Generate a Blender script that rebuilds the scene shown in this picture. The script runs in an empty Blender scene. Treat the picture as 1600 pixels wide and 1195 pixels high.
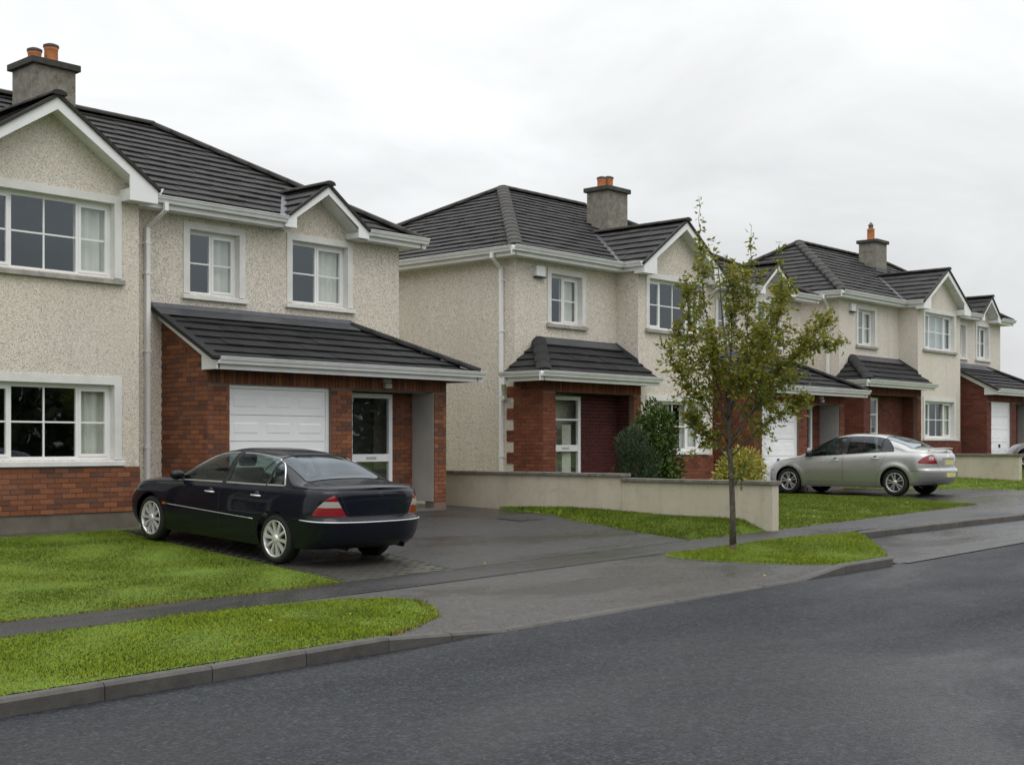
import bpy, bmesh, math, random
import numpy as np
from mathutils import Vector, Matrix

random.seed(7)
rng = np.random.default_rng(7)
R = math.radians
scene = bpy.context.scene
COL = scene.collection

# ------------------------------------------------------------------ camera
cam_d = bpy.data.cameras.new('camera')
cam = bpy.data.objects.new('camera', cam_d)
COL.objects.link(cam)
cam.location = (0, 0, 1.25)
cam.rotation_euler = (R(90), 0, R(42.2 - 90))
cam_d.sensor_width = 36
cam_d.lens = 36 * 2029 / 1600
cam_d.shift_y = (694 - 597.5) / 1600
cam_d.clip_end = 2000
scene.camera = cam

# ------------------------------------------------------------------ sky
world = bpy.data.worlds.new('World')
scene.world = world
world.use_nodes = True
nt = world.node_tree
nt.nodes.clear()
SUN_ELEV, SUN_AZ = 58.0, 205.0      # soft sun behind the cloud, from behind the viewer
def wn(t, **k):
    n = nt.nodes.new(t)
    for a, b in k.items():
        setattr(n, a, b)
    return n
sky = wn('ShaderNodeTexSky', sky_type='NISHITA')
sky.sun_disc = False
sky.sun_elevation = R(SUN_ELEV)
sky.sun_rotation = R(SUN_AZ)
skys = wn('ShaderNodeVectorMath', operation='SCALE'); skys.inputs['Scale'].default_value = 0.1
nt.links.new(sky.outputs[0], skys.inputs[0])
tc = wn('ShaderNodeTexCoord')
sep = wn('ShaderNodeSeparateXYZ'); nt.links.new(tc.outputs['Generated'], sep.inputs[0])
mx = wn('ShaderNodeMath', operation='MAXIMUM'); mx.inputs[1].default_value = 0.0
nt.links.new(sep.outputs['Z'], mx.inputs[0])
lum = wn('ShaderNodeMath', operation='MULTIPLY_ADD')           # overcast sky: zenith about three times the horizon
lum.inputs[1].default_value = 1.42; lum.inputs[2].default_value = 0.655
nt.links.new(mx.outputs[0], lum.inputs[0])
mp = wn('ShaderNodeMapping'); mp.inputs['Scale'].default_value = (1.0, 1.0, 2.2)
nt.links.new(tc.outputs['Generated'], mp.inputs[0])
no = wn('ShaderNodeTexNoise'); no.inputs['Scale'].default_value = 3.4; no.inputs['Detail'].default_value = 6; no.inputs['Roughness'].default_value = 0.55
no.inputs['Distortion'].default_value = 0.4
nt.links.new(mp.outputs[0], no.inputs['Vector'])
mr = wn('ShaderNodeMapRange'); mr.inputs['From Min'].default_value = 0.3; mr.inputs['From Max'].default_value = 0.7
mr.inputs['To Min'].default_value = 0.82; mr.inputs['To Max'].default_value = 1.13
nt.links.new(no.outputs[0], mr.inputs['Value'])
ml = wn('ShaderNodeMath', operation='MULTIPLY')
nt.links.new(lum.outputs[0], ml.inputs[0]); nt.links.new(mr.outputs[0], ml.inputs[1])
cl = wn('ShaderNodeVectorMath', operation='SCALE'); cl.inputs[0].default_value = (0.975, 0.99, 1.0)
nt.links.new(ml.outputs[0], cl.inputs['Scale'])
mixc = wn('ShaderNodeMix', data_type='RGBA'); mixc.inputs['Factor'].default_value = 0.95
nt.links.new(skys.outputs[0], mixc.inputs['A']); nt.links.new(cl.outputs[0], mixc.inputs['B'])
bg = wn('ShaderNodeBackground'); bg.inputs['Strength'].default_value = 1.0
out = wn('ShaderNodeOutputWorld')
nt.links.new(mixc.outputs['Result'], bg.inputs[0]); nt.links.new(bg.outputs[0], out.inputs[0])

# ------------------------------------------------------------------ sun behind cloud
sd = bpy.data.lights.new('sun', 'SUN'); sd.energy = 0.7; sd.angle = R(35); sd.color = (1.0, 0.97, 0.93)
so = bpy.data.objects.new('sun', sd); COL.objects.link(so)
az = R(SUN_AZ)
sdir = Vector((math.sin(az) * math.cos(R(SUN_ELEV)), math.cos(az) * math.cos(R(SUN_ELEV)), math.sin(R(SUN_ELEV))))
so.rotation_euler = sdir.to_track_quat('Z', 'Y').to_euler()
so.location = (0, 0, 40)

scene.view_settings.view_transform = 'Standard'
scene.view_settings.look = 'None'
scene.view_settings.exposure = 0.0
scene.view_settings.gamma = 1.0
scene.view_settings.use_curve_mapping = False
scene.cycles.use_denoising = True
scene.cycles.max_bounces = 8
scene.cycles.transparent_max_bounces = 12
scene.cycles.sample_clamp_indirect = 4.0

# ------------------------------------------------------------------ materials
MATS = {}
def srgb(r, g, b):
    f = lambda c: (c / 255 / 12.92) if c / 255 <= 0.04045 else ((c / 255 + 0.055) / 1.055) ** 2.4
    return (f(r), f(g), f(b))

class NT:
    def __init__(s, name):
        s.m = bpy.data.materials.new(name); s.m.use_nodes = True
        s.t = s.m.node_tree; s.t.nodes.clear()
        s.out = s.n('ShaderNodeOutputMaterial')
        s.p = s.n('ShaderNodeBsdfPrincipled')
        s.l(s.p.outputs[0], s.out.inputs['Surface'])
        s.geo = s.n('ShaderNodeNewGeometry')
        MATS[name] = s.m
    def n(s, t, **k):
        x = s.t.nodes.new(t)
        for a, b in k.items(): setattr(x, a, b)
        return x
    def l(s, a, b): s.t.links.new(a, b)
    def pos(s, scale=(1, 1, 1), rot=(0, 0, 0)):
        m = s.n('ShaderNodeMapping'); m.inputs['Scale'].default_value = scale; m.inputs['Rotation'].default_value = rot
        s.l(s.geo.outputs['Position'], m.inputs[0]); return m.outputs[0]
    def noise(s, scale, detail=4, rough=0.55, vec=None, dist=0.0):
        x = s.n('ShaderNodeTexNoise'); x.inputs['Scale'].default_value = scale; x.inputs['Detail'].default_value = detail
        x.inputs['Roughness'].default_value = rough; x.inputs['Distortion'].default_value = dist
        s.l(vec if vec is not None else s.geo.outputs['Position'], x.inputs['Vector']); return x.outputs[0]
    def vor(s, scale, feature='F1', out='Distance', vec=None):
        x = s.n('ShaderNodeTexVoronoi', feature=feature); x.inputs['Scale'].default_value = scale
        s.l(vec if vec is not None else s.geo.outputs['Position'], x.inputs['Vector']); return x.outputs[out]
    def ramp(s, v, stops):
        x = s.n('ShaderNodeValToRGB'); e = x.color_ramp.elements
        while len(e) < len(stops): e.new(0.5)
        for i, (p, c) in enumerate(stops):
            e[i].position = p
            e[i].color = (c[0], c[1], c[2], 1) if isinstance(c, tuple) else (c, c, c, 1)
        s.l(v, x.inputs[0]); return x.outputs[0]
    def mix(s, f, a, b, blend='MIX'):
        x = s.n('ShaderNodeMix', data_type='RGBA', blend_type=blend)
        if isinstance(f, (int, float)): x.inputs['Factor'].default_value = f
        else: s.l(f, x.inputs['Factor'])
        for k, v in (('A', a), ('B', b)):
            if isinstance(v, tuple): x.inputs[k].default_value = (*v, 1)
            else: s.l(v, x.inputs[k])
        return x.outputs['Result']
    def math(s, op, a, b=0.0):
        x = s.n('ShaderNodeMath', operation=op)
        for i, v in enumerate((a, b)):
            if isinstance(v, (int, float)): x.inputs[i].default_value = v
            else: s.l(v, x.inputs[i])
        return x.outputs[0]
    def color(s, c):
        if isinstance(c, tuple): s.p.inputs['Base Color'].default_value = (*c, 1)
        else: s.l(c, s.p.inputs['Base Color'])
    def rough(s, r):
        if isinstance(r, (int, float)): s.p.inputs['Roughness'].default_value = r
        else: s.l(r, s.p.inputs['Roughness'])
    def bump(s, h, strength=0.5, dist=0.01):
        x = s.n('ShaderNodeBump'); x.inputs['Strength'].default_value = strength; x.inputs['Distance'].default_value = dist
        s.l(h, x.inputs['Height']); s.l(x.outputs[0], s.p.inputs['Normal'])
    def rnd(s):
        oi = s.n('ShaderNodeObjectInfo')
        a = s.math('ADD', oi.outputs['Random'], s.geo.outputs['Random Per Island'])
        return s.math('FRACT', a)

def plain(name, col, rough=0.5, metal=0.0, var=0.12, vscale=3.0, coat=0.0, spec=0.5, bump=0.0):
    t = NT(name)
    a = tuple(c * (1 - var) for c in col); b = tuple(min(1, c * (1 + var)) for c in col)
    n = t.noise(vscale, 5)
    t.color(t.mix(t.ramp(n, [(0.3, 0.0), (0.7, 1.0)]), a, b))
    t.rough(rough); t.p.inputs['Metallic'].default_value = metal
    t.p.inputs['Coat Weight'].default_value = coat; t.p.inputs['Coat Roughness'].default_value = 0.04
    t.p.inputs['Specular IOR Level'].default_value = spec
    if bump: t.bump(t.noise(60, 3), bump, 0.004)
    return t.m

# pebble dash: pale chips with dark gaps, weather staining
def pebbledash(name, base, dark, contrast=1.0):
    t = NT(name)
    v = t.vor(62, 'F1', 'Color')
    sp = t.n('ShaderNodeSeparateColor'); t.l(v, sp.inputs[0])
    chip = t.ramp(sp.outputs[0], [(0.0, tuple(c * 0.86 for c in base)), (0.5, base), (1.0, tuple(min(0.85, c * 1.16) for c in base))])
    speck = t.ramp(sp.outputs[1], [(0.70, 0.0), (0.78, 0.30 * contrast), (1.0, 0.62 * contrast)])
    c = t.mix(speck, chip, dark)
    fine = t.noise(48, 3, 0.8)
    c = t.mix(t.ramp(fine, [(0.34, 0.22 * contrast), (0.46, 0.0)]), c, tuple(0.55 * x + 0.2 * y for x, y in zip(dark, base)))
    st = t.noise(0.55, 5, 0.6, t.pos((1, 1, 0.35)))
    c = t.mix(t.ramp(st, [(0.45, 0.0), (0.78, 0.38)]), c, tuple(x * 0.70 for x in base))
    sk = t.noise(2.6, 4, 0.55, t.pos((1.6, 1.6, 0.10)))            # rain streaks
    c = t.mix(t.ramp(sk, [(0.58, 0.0), (0.78, 0.28)]), c, tuple(x * 0.55 for x in base))
    warm = t.noise(0.9, 3, 0.5)
    c = t.mix(t.ramp(warm, [(0.45, 0.0), (0.75, 0.22)]), c, (base[0] * 0.98, base[1] * 0.88, base[2] * 0.74))
    t.color(c); t.rough(0.92)
    t.p.inputs['Specular IOR Level'].default_value = 0.2
    t.bump(t.math('ADD', t.noise(60, 3, 0.7), t.vor(52)), 0.5, 0.010)
    return t.m
pebbledash('pebbledash', (0.71, 0.65, 0.568), (0.13, 0.11, 0.09))
pebbledash('pebbledash_far', (0.71, 0.655, 0.58), (0.26, 0.235, 0.20), 0.7)

def brickmat(name, cols, mossy=0.1):
    t = NT(name)
    r = t.rnd()
    c = t.ramp(r, [(i / (len(cols) - 1), x) for i, x in enumerate(cols)])
    g = t.noise(28, 4, 0.65)
    c = t.mix(t.ramp(g, [(0.35, 0.0), (0.75, 0.5)]), c, tuple(x * 0.45 for x in cols[len(cols) // 2]))
    st = t.noise(1.1, 5, 0.6)
    c = t.mix(t.ramp(st, [(0.5, 0.0), (0.75, mossy * 4)]), c, (0.045, 0.03, 0.02))
    ef = t.noise(3.5, 6, 0.7)
    c = t.mix(t.ramp(ef, [(0.6, 0.0), (0.85, 0.45)]), c, (0.32, 0.24, 0.19))
    t.color(c); t.rough(0.85); t.p.inputs['Specular IOR Level'].default_value = 0.3
    t.bump(t.noise(90, 3, 0.7), 0.5, 0.004)
    return t.m
brickmat('brick_orange', [(0.18, 0.066, 0.034), (0.27, 0.102, 0.048), (0.12, 0.050, 0.034), (0.31, 0.125, 0.058), (0.21, 0.076, 0.040), (0.095, 0.050, 0.040), (0.27, 0.112, 0.062)])
brickmat('brick_red', [(0.135, 0.038, 0.027), (0.185, 0.052, 0.034), (0.095, 0.032, 0.026), (0.21, 0.066, 0.042), (0.15, 0.038, 0.030), (0.18, 0.072, 0.05)])
brickmat('brick_rust', [(0.155, 0.047, 0.026), (0.225, 0.070, 0.034), (0.11, 0.038, 0.026), (0.26, 0.088, 0.042), (0.18, 0.048, 0.030), (0.21, 0.085, 0.05)])
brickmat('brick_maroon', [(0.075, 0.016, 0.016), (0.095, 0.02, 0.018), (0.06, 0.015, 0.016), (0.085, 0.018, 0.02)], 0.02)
t = NT('mortar'); t.color(t.mix(t.noise(9, 5), (0.13, 0.085, 0.062), (0.22, 0.155, 0.12))); t.rough(0.95)

def tilemat(name, base, light):
    t = NT(name)
    r = t.rnd()
    c = t.ramp(r, [(0, tuple(x * 0.75 for x in base)), (0.5, base), (1, tuple(x * 1.3 for x in base))])
    g = t.noise(7, 6, 0.7)
    c = t.mix(t.ramp(g, [(0.45, 0.0), (0.8, 0.7)]), c, light)
    f = t.noise(45, 3, 0.7)
    c = t.mix(t.ramp(f, [(0.4, 0.35), (0.65, 0.0)]), c, tuple(x * 0.5 for x in base))
    t.color(c); t.rough(t.ramp(g, [(0.3, 0.55), (0.7, 0.8)])); t.p.inputs['Specular IOR Level'].default_value = 0.25
    t.bump(f, 0.35, 0.006)
    return t.m
tilemat('roof_tile', (0.040, 0.038, 0.038), (0.072, 0.067, 0.062))
tilemat('roof_tile_dark', (0.022, 0.022, 0.023), (0.042, 0.040, 0.040))  # darker tile colour for the garage and porch roofs
tilemat('ridge', (0.040, 0.037, 0.033), (0.075, 0.068, 0.055))
plain('underlay', (0.01, 0.01, 0.01), 0.9)
t = NT('lead'); t.color(t.mix(t.noise(5, 5, 0.6), (0.045, 0.048, 0.055), (0.12, 0.125, 0.135))); t.rough(0.4); t.p.inputs['Metallic'].default_value = 0.35
# white plastic with faint grime
def upvc(name, col, grime):
    t = NT(name)
    n = t.noise(2.2, 6, 0.65)
    g = t.ramp(n, [(0.45, 0.0), (0.8, grime)])
    t.color(t.mix(g, col, (0.30, 0.29, 0.25))); t.rough(0.35); t.p.inputs['Specular IOR Level'].default_value = 0.45
    return t.m
upvc('upvc', (0.82, 0.82, 0.82), 0.15)
upvc('gutter_white', (0.78, 0.78, 0.78), 0.3)
upvc('garage_white', (0.86, 0.865, 0.87), 0.10)
plain('soffit', (0.72, 0.72, 0.71), 0.6)
t = NT('plaster_band'); t.color(t.mix(t.ramp(t.noise(3, 6, 0.65), [(0.4, 0.0), (0.8, 0.6)]), (0.72, 0.71, 0.685), (0.50, 0.485, 0.45))); t.rough(0.85); t.bump(t.noise(120, 3), 0.2, 0.003)
t = NT('sill_stone'); t.color(t.mix(t.ramp(t.noise(6, 6, 0.7), [(0.35, 0.0), (0.7, 1.0)]), (0.42, 0.40, 0.37), (0.22, 0.205, 0.18))); t.rough(0.9)
plain('sill_white', (0.68, 0.68, 0.67), 0.6, var=0.1)
t = NT('plinth'); t.color(t.mix(t.ramp(t.noise(2.5, 6, 0.65), [(0.3, 0.0), (0.7, 1.0)]), (0.10, 0.085, 0.065), (0.17, 0.15, 0.12))); t.rough(0.95)
plain('grey_render', (0.36, 0.345, 0.32), 0.9, var=0.14, vscale=1.5)
t = NT('chimney_render'); t.color(t.mix(t.ramp(t.noise(7, 7, 0.75), [(0.3, 0.0), (0.7, 1.0)]), (0.11, 0.10, 0.082), (0.32, 0.295, 0.25))); t.rough(0.95); t.bump(t.noise(45, 4, 0.7), 0.8, 0.015)
plain('chimney_cap', (0.05, 0.048, 0.042), 0.9, var=0.35, vscale=8)
plain('terracotta', (0.47, 0.17, 0.065), 0.8, var=0.18, vscale=9)
plain('dark_metal', (0.02, 0.02, 0.022), 0.5)
plain('room_dark', (0.05, 0.05, 0.048), 0.9)  # dark colour stands in for the shade inside the rooms
t = NT('curtain'); t.color(t.mix(t.noise(5, 4), (0.66, 0.65, 0.58), (0.78, 0.77, 0.70))); t.rough(0.9)
t = NT('blind'); t.color(t.mix(t.noise(3, 3), (0.52, 0.55, 0.54), (0.60, 0.62, 0.61))); t.rough(0.8)
t = NT('stone_grey'); t.color(t.mix(t.ramp(t.noise(6, 7, 0.7), [(0.3, 0.0), (0.7, 1.0)]), (0.085, 0.08, 0.072), (0.17, 0.162, 0.145))); t.rough(0.9); t.bump(t.noise(70, 4), 0.4, 0.004)

def glass(name, tint, refl):
    m = bpy.data.materials.new(name); m.use_nodes = True; MATS[name] = m
    n = m.node_tree.nodes; n.clear(); L = m.node_tree.links.new
    o = n.new('ShaderNodeOutputMaterial'); tr = n.new('ShaderNodeBsdfTransparent'); gl = n.new('ShaderNodeBsdfGlossy')
    tr.inputs[0].default_value = (*tint, 1); gl.inputs['Roughness'].default_value = 0.015; gl.inputs[0].default_value = (0.84, 0.93, 1.0, 1)
    ge = n.new('ShaderNodeNewGeometry'); dt = n.new('ShaderNodeVectorMath'); dt.operation = 'DOT_PRODUCT'; L(ge.outputs['Normal'], dt.inputs[0]); L(ge.outputs['Incoming'], dt.inputs[1])
    def mm(op, a_, b_):
        x = n.new('ShaderNodeMath'); x.operation = op
        for i, v in enumerate((a_, b_)):
            if isinstance(v, (int, float)): x.inputs[i].default_value = v
            else: L(v, x.inputs[i])
        return x.outputs[0]
    sch = mm('POWER', mm('SUBTRACT', 1.0, mm('ABSOLUTE', dt.outputs['Value'], 0.0)), 5.0)
    fac = mm('ADD', mm('MULTIPLY', sch, 1.0 - refl), refl)
    g = n.new('ShaderNodeNewGeometry'); no_ = n.new('ShaderNodeTexNoise'); no_.inputs['Scale'].default_value = 1.6
    bp = n.new('ShaderNodeBump'); bp.inputs['Strength'].default_value = 0.10; bp.inputs['Distance'].default_value = 0.02
    L(g.outputs['Position'], no_.inputs['Vector']); L(no_.outputs[0], bp.inputs['Height']); L(bp.outputs[0], gl.inputs['Normal'])
    mx_ = n.new('ShaderNodeMixShader'); L(fac, mx_.inputs[0]); L(tr.outputs[0], mx_.inputs[1]); L(gl.outputs[0], mx_.inputs[2]); L(mx_.outputs[0], o.inputs[0])
    return m
glass('window_glass', (0.88, 0.91, 0.90), 0.12)
glass('car_glass', (0.42, 0.50, 0.48), 0.06)
glass('car_glass_rear', (0.10, 0.135, 0.14), 0.105)
glass('car_glass_pale', (0.20, 0.24, 0.24), 0.34)

def carpaint(name, col, metal, rough, coat=1.0, spec=0.5):
    t = NT(name)
    t.color(t.mix(t.noise(1.5, 4), tuple(c * 0.9 for c in col), tuple(c * 1.1 for c in col)))
    t.p.inputs['Metallic'].default_value = metal
    d = t.noise(3.0, 6, 0.7)
    t.rough(t.ramp(d, [(0.35, rough), (0.75, rough + 0.1)]))
    t.p.inputs['Coat Weight'].default_value = coat; t.p.inputs['Coat Roughness'].default_value = 0.03; t.p.inputs['Specular IOR Level'].default_value = spec
    return t.m
carpaint('paint_navy', (0.0035, 0.005, 0.011), 0.0, 0.35, 0.55, 0.1)
carpaint('paint_silver', (0.44, 0.44, 0.43), 0.7, 0.34)
carpaint('paint_pale', (0.52, 0.54, 0.55), 0.75, 0.34)
plain('rubber', (0.012, 0.012, 0.012), 0.75, var=0.3, vscale=20)
plain('black_trim', (0.010, 0.010, 0.011), 0.4)
plain('alloy', (0.72, 0.72, 0.70), 0.25, metal=0.55, var=0.1)
plain('alloy_grey', (0.60, 0.60, 0.59), 0.3, metal=0.6, var=0.1)
plain('chrome', (0.80, 0.81, 0.83), 0.30, metal=0.6, var=0.03)
plain('upholstery', (0.045, 0.045, 0.043), 0.8)
plain('upholstery_pale', (0.20, 0.19, 0.17), 0.8)
def lamp(name, col, rough=0.12):
    t = NT(name)
    w = t.n('ShaderNodeTexWave'); w.inputs['Scale'].default_value = 16; w.bands_direction = 'Z'; t.l(t.geo.outputs['Position'], w.inputs['Vector'])
    t.color(t.mix(w.outputs['Fac'], tuple(c * 0.55 for c in col), col)); t.rough(rough); t.p.inputs['Coat Weight'].default_value = 1.0
    return t.m
lamp('lamp_red', (0.30, 0.004, 0.010)); lamp('lamp_clear', (0.46, 0.43, 0.41)); lamp('lamp_amber', (0.55, 0.16, 0.01)); lamp('lamp_head', (0.5, 0.53, 0.55))
plain('plate_yellow', (0.60, 0.55, 0.22), 0.4, var=0.08)

# ground materials
def asphalt(name, base, wet, chips, patch=0.5, grain=75, wscale=0.5):
    t = NT(name)
    c = t.ramp(t.noise(0.35, 5, 0.6), [(0.3, tuple(x * 0.85 for x in base)), (0.7, tuple(x * 1.12 for x in base))])
    v = t.vor(grain, 'F1', 'Color'); sp = t.n('ShaderNodeSeparateColor'); t.l(v, sp.inputs[0])
    c = t.mix(t.ramp(sp.outputs[0], [(0.0, 0.9), (0.42, 0.0)]), c, tuple(x * 0.2 for x in base))
    c = t.mix(t.ramp(sp.outputs[1], [(0.62, 0.0), (1.0, chips)]), c, tuple(min(0.5, x * 3.8) for x in base))
    m = t.noise(grain * 0.3, 5, 0.8)
    c = t.mix(t.ramp(m, [(0.36, 0.6), (0.56, 0.0)]), c, tuple(x * 0.45 for x in base))
    c = t.mix(t.ramp(m, [(0.52, 0.0), (0.74, 0.45)]), c, tuple(x * 2.0 for x in base))
    w = t.noise(wscale, 7, 0.62, t.pos((0.45, 1.0, 1.0)), 0.4)
    t.rough(t.ramp(w, [(0.38, max(0.12, wet - 0.22)), (0.47, wet), (0.7, min(0.95, wet + 0.3))]))
    c = t.mix(t.ramp(w, [(0.40, 0.85 * patch), (0.50, 0.0)]), c, tuple(x * 0.40 for x in base))
    t.color(c)
    t.p.inputs['Specular IOR Level'].default_value = 0.22 if name.startswith('road') else 0.42
    t.bump(t.math('ADD', t.vor(grain), t.math('MULTIPLY', t.noise(160, 2), 0.4)), 0.8, 0.006)
    return t.m
asphalt('road_asphalt', (0.0205, 0.0228, 0.0270), 0.55, 0.6, 0.15, 48, 0.3)
asphalt('path_asphalt', (0.030, 0.030, 0.031), 0.24, 0.25, 1.0)
asphalt('drive_asphalt', (0.036, 0.035, 0.035), 0.30, 0.35, 0.9, 60)
asphalt('apron_concrete', (0.056, 0.052, 0.047), 0.36, 0.3, 0.7, 60, 0.7)
asphalt('layby_tar', (0.042, 0.042, 0.044), 0.26, 0.3, 1.0, 60)
t = NT('kerb_stone'); a = t.ramp(t.noise(5, 7, 0.7), [(0.3, (0.036, 0.033, 0.029)), (0.7, (0.085, 0.080, 0.071))]); t.color(t.mix(t.math('MULTIPLY', t.rnd(), 0.3), a, (0.13, 0.12, 0.108))); t.rough(0.6); t.bump(t.noise(60, 4, 0.7), 0.6, 0.006)
t = NT('sett'); t.color(t.mix(t.math('MULTIPLY', t.rnd(), 0.8), t.ramp(t.noise(14, 5), [(0.3, (0.040, 0.038, 0.035)), (0.7, (0.066, 0.062, 0.056))]), (0.055, 0.048, 0.040))); t.rough(0.45); t.bump(t.noise(80, 3), 0.4, 0.004)
plain('moss_joint', (0.06, 0.085, 0.012), 0.95, var=0.4, vscale=9)
t = NT('wall_render'); a = t.ramp(t.noise(1.4, 6, 0.6, t.pos((1, 1, 0.5))), [(0.3, (0.47, 0.42, 0.325)), (0.7, (0.56, 0.505, 0.40))]); t.color(t.mix(t.ramp(t.noise(5, 6, 0.7), [(0.5, 0.0), (0.8, 0.5)]), t.mix(t.ramp(t.noise(3, 5, 0.6, t.pos((1.5, 1.5, 0.12))), [(0.54, 0.0), (0.78, 0.30)]), a, (0.27, 0.245, 0.19)), (0.25, 0.23, 0.17))); t.rough(0.9); t.bump(t.noise(90, 3), 0.25, 0.004)
t = NT('coping'); t.color(t.mix(t.ramp(t.noise(9, 7, 0.75), [(0.35, 0.0), (0.7, 1.0)]), (0.10, 0.09, 0.075), (0.24, 0.22, 0.19))); t.rough(0.9); t.bump(t.noise(60, 4), 0.4, 0.005)
t = NT('soil'); t.color(t.mix(t.ramp(t.noise(2, 6, 0.6), [(0.35, 0.0), (0.65, 1.0)]), (0.085, 0.135, 0.005), (0.12, 0.185, 0.006))); t.rough(0.95)
def grassmat(name, c0, c1, c2):
    t = NT(name)
    p = t.ramp(t.noise(0.9, 5, 0.58), [(0.32, tuple(x * 0.85 for x in c0)), (0.5, c1), (0.70, c2)])
    oi = t.geo.outputs['Random Per Island']
    c = t.mix(t.math('MULTIPLY', oi, 0.28), p, tuple(x * 1.3 for x in c1))
    c = t.mix(t.ramp(oi, [(0.985, 0.0), (0.995, 0.5)]), c, (0.26, 0.24, 0.06))
    cl_ = t.noise(6, 4, 0.6)
    c = t.mix(t.ramp(cl_, [(0.30, 0.40), (0.48, 0.0)]), c, tuple(x * 0.68 for x in c0))
    t.color(c); t.rough(0.7); t.p.inputs['Specular IOR Level'].default_value = 0.15
    # turf shades as a lawn, not as single flat blades
    vm = t.n('ShaderNodeVectorMath', operation='SCALE'); vm.inputs['Scale'].default_value = 0.2; t.l(t.geo.outputs['Normal'], vm.inputs[0])
    ad = t.n('ShaderNodeVectorMath', operation='ADD'); ad.inputs[1].default_value = (0, 0, 1); t.l(vm.outputs[0], ad.inputs[0])
    nz = t.n('ShaderNodeVectorMath', operation='NORMALIZE'); t.l(ad.outputs[0], nz.inputs[0]); t.l(nz.outputs[0], t.p.inputs['Normal'])
    return t.m
grassmat('grass_verge', (0.132, 0.192, 0.006), (0.168, 0.236, 0.006), (0.205, 0.258, 0.009))
grassmat('grass_lawn', (0.085, 0.132, 0.005), (0.114, 0.166, 0.005), (0.148, 0.186, 0.008))
grassmat('grass_edge', (0.13, 0.125, 0.010), (0.18, 0.165, 0.014), (0.22, 0.19, 0.02))

def leafmat(name, stops, rough=0.45, trans=0.25):
    t = NT(name)
    c = t.ramp(t.geo.outputs['Random Per Island'], stops)
    t.color(c); t.rough(rough); t.p.inputs['Specular IOR Level'].default_value = 0.35
    if trans:
        tl = t.n('ShaderNodeBsdfTranslucent'); t.l(c, tl.inputs[0])
        mx_ = t.n('ShaderNodeMixShader'); mx_.inputs[0].default_value = trans
        t.l(t.p.outputs[0], mx_.inputs[1]); t.l(tl.outputs[0], mx_.inputs[2]); t.l(mx_.outputs[0], t.out.inputs['Surface'])
    return t.m
leafmat('tree_leaf', [(0.0, (0.11, 0.138, 0.017)), (0.35, (0.18, 0.205, 0.026)), (0.65, (0.24, 0.255, 0.035)), (0.88, (0.30, 0.27, 0.04)), (1.0, (0.24, 0.15, 0.025))], 0.4, 0.42)
leafmat('laurel_leaf', [(0.0, (0.026, 0.050, 0.010)), (0.5, (0.048, 0.082, 0.014)), (0.85, (0.085, 0.125, 0.02)), (1.0, (0.095, 0.12, 0.025))], 0.35, 0.12)
leafmat('juniper_leaf', [(0.0, (0.018, 0.038, 0.015)), (0.5, (0.034, 0.062, 0.026)), (1.0, (0.065, 0.095, 0.04))], 0.6, 0.1)
leafmat('golden_leaf', [(0.0, (0.13, 0.15, 0.02)), (0.3, (0.30, 0.28, 0.04)), (0.75, (0.42, 0.36, 0.08)), (1.0, (0.52, 0.45, 0.15))], 0.45, 0.2)
leafmat('distant_leaf', [(0.0, (0.02, 0.03, 0.01)), (1.0, (0.05, 0.065, 0.02))], 0.7, 0.0)
t = NT('bark'); a = t.ramp(t.noise(30, 5, 0.7, t.pos((1, 1, 0.35))), [(0.3, (0.035, 0.03, 0.024)), (0.7, (0.13, 0.115, 0.09))]); t.color(t.mix(t.ramp(t.noise(14, 3), [(0.6, 0.0), (0.75, 0.7)]), a, (0.22, 0.215, 0.17))); t.rough(0.9); t.bump(t.noise(45, 4), 0.8, 0.01)
plain('bark_bare', (0.15, 0.10, 0.06), 0.85, var=0.3, vscale=25)
plain('twig', (0.05, 0.036, 0.022), 0.85, var=0.3, vscale=20)

# ------------------------------------------------------------------ helpers
def tag(o, label=None, cat=None, group=None, kind=None):
    if label: o['label'] = label
    if cat: o['category'] = cat
    if group: o['group'] = group
    if kind: o['kind'] = kind
    return o

def empty(name, loc, rot=(0, 0, 0)):
    o = bpy.data.objects.new(name, None); COL.objects.link(o)
    o.location = loc; o.rotation_euler = rot; o.empty_display_size = 0.2
    o['_w'] = 1
    return o

def mw(o):
    """world matrix from the stored transforms (no depsgraph needed)"""
    m = Matrix.LocRotScale(o.location, o.rotation_euler, o.scale)
    if o.parent is not None:
        m = mw(o.parent) @ o.matrix_parent_inverse @ m
    return m

def attach(o, parent, world_coords=True):
    o.parent = parent
    if parent is not None and world_coords:
        o.matrix_parent_inverse = mw(parent).inverted()
    return o

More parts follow.
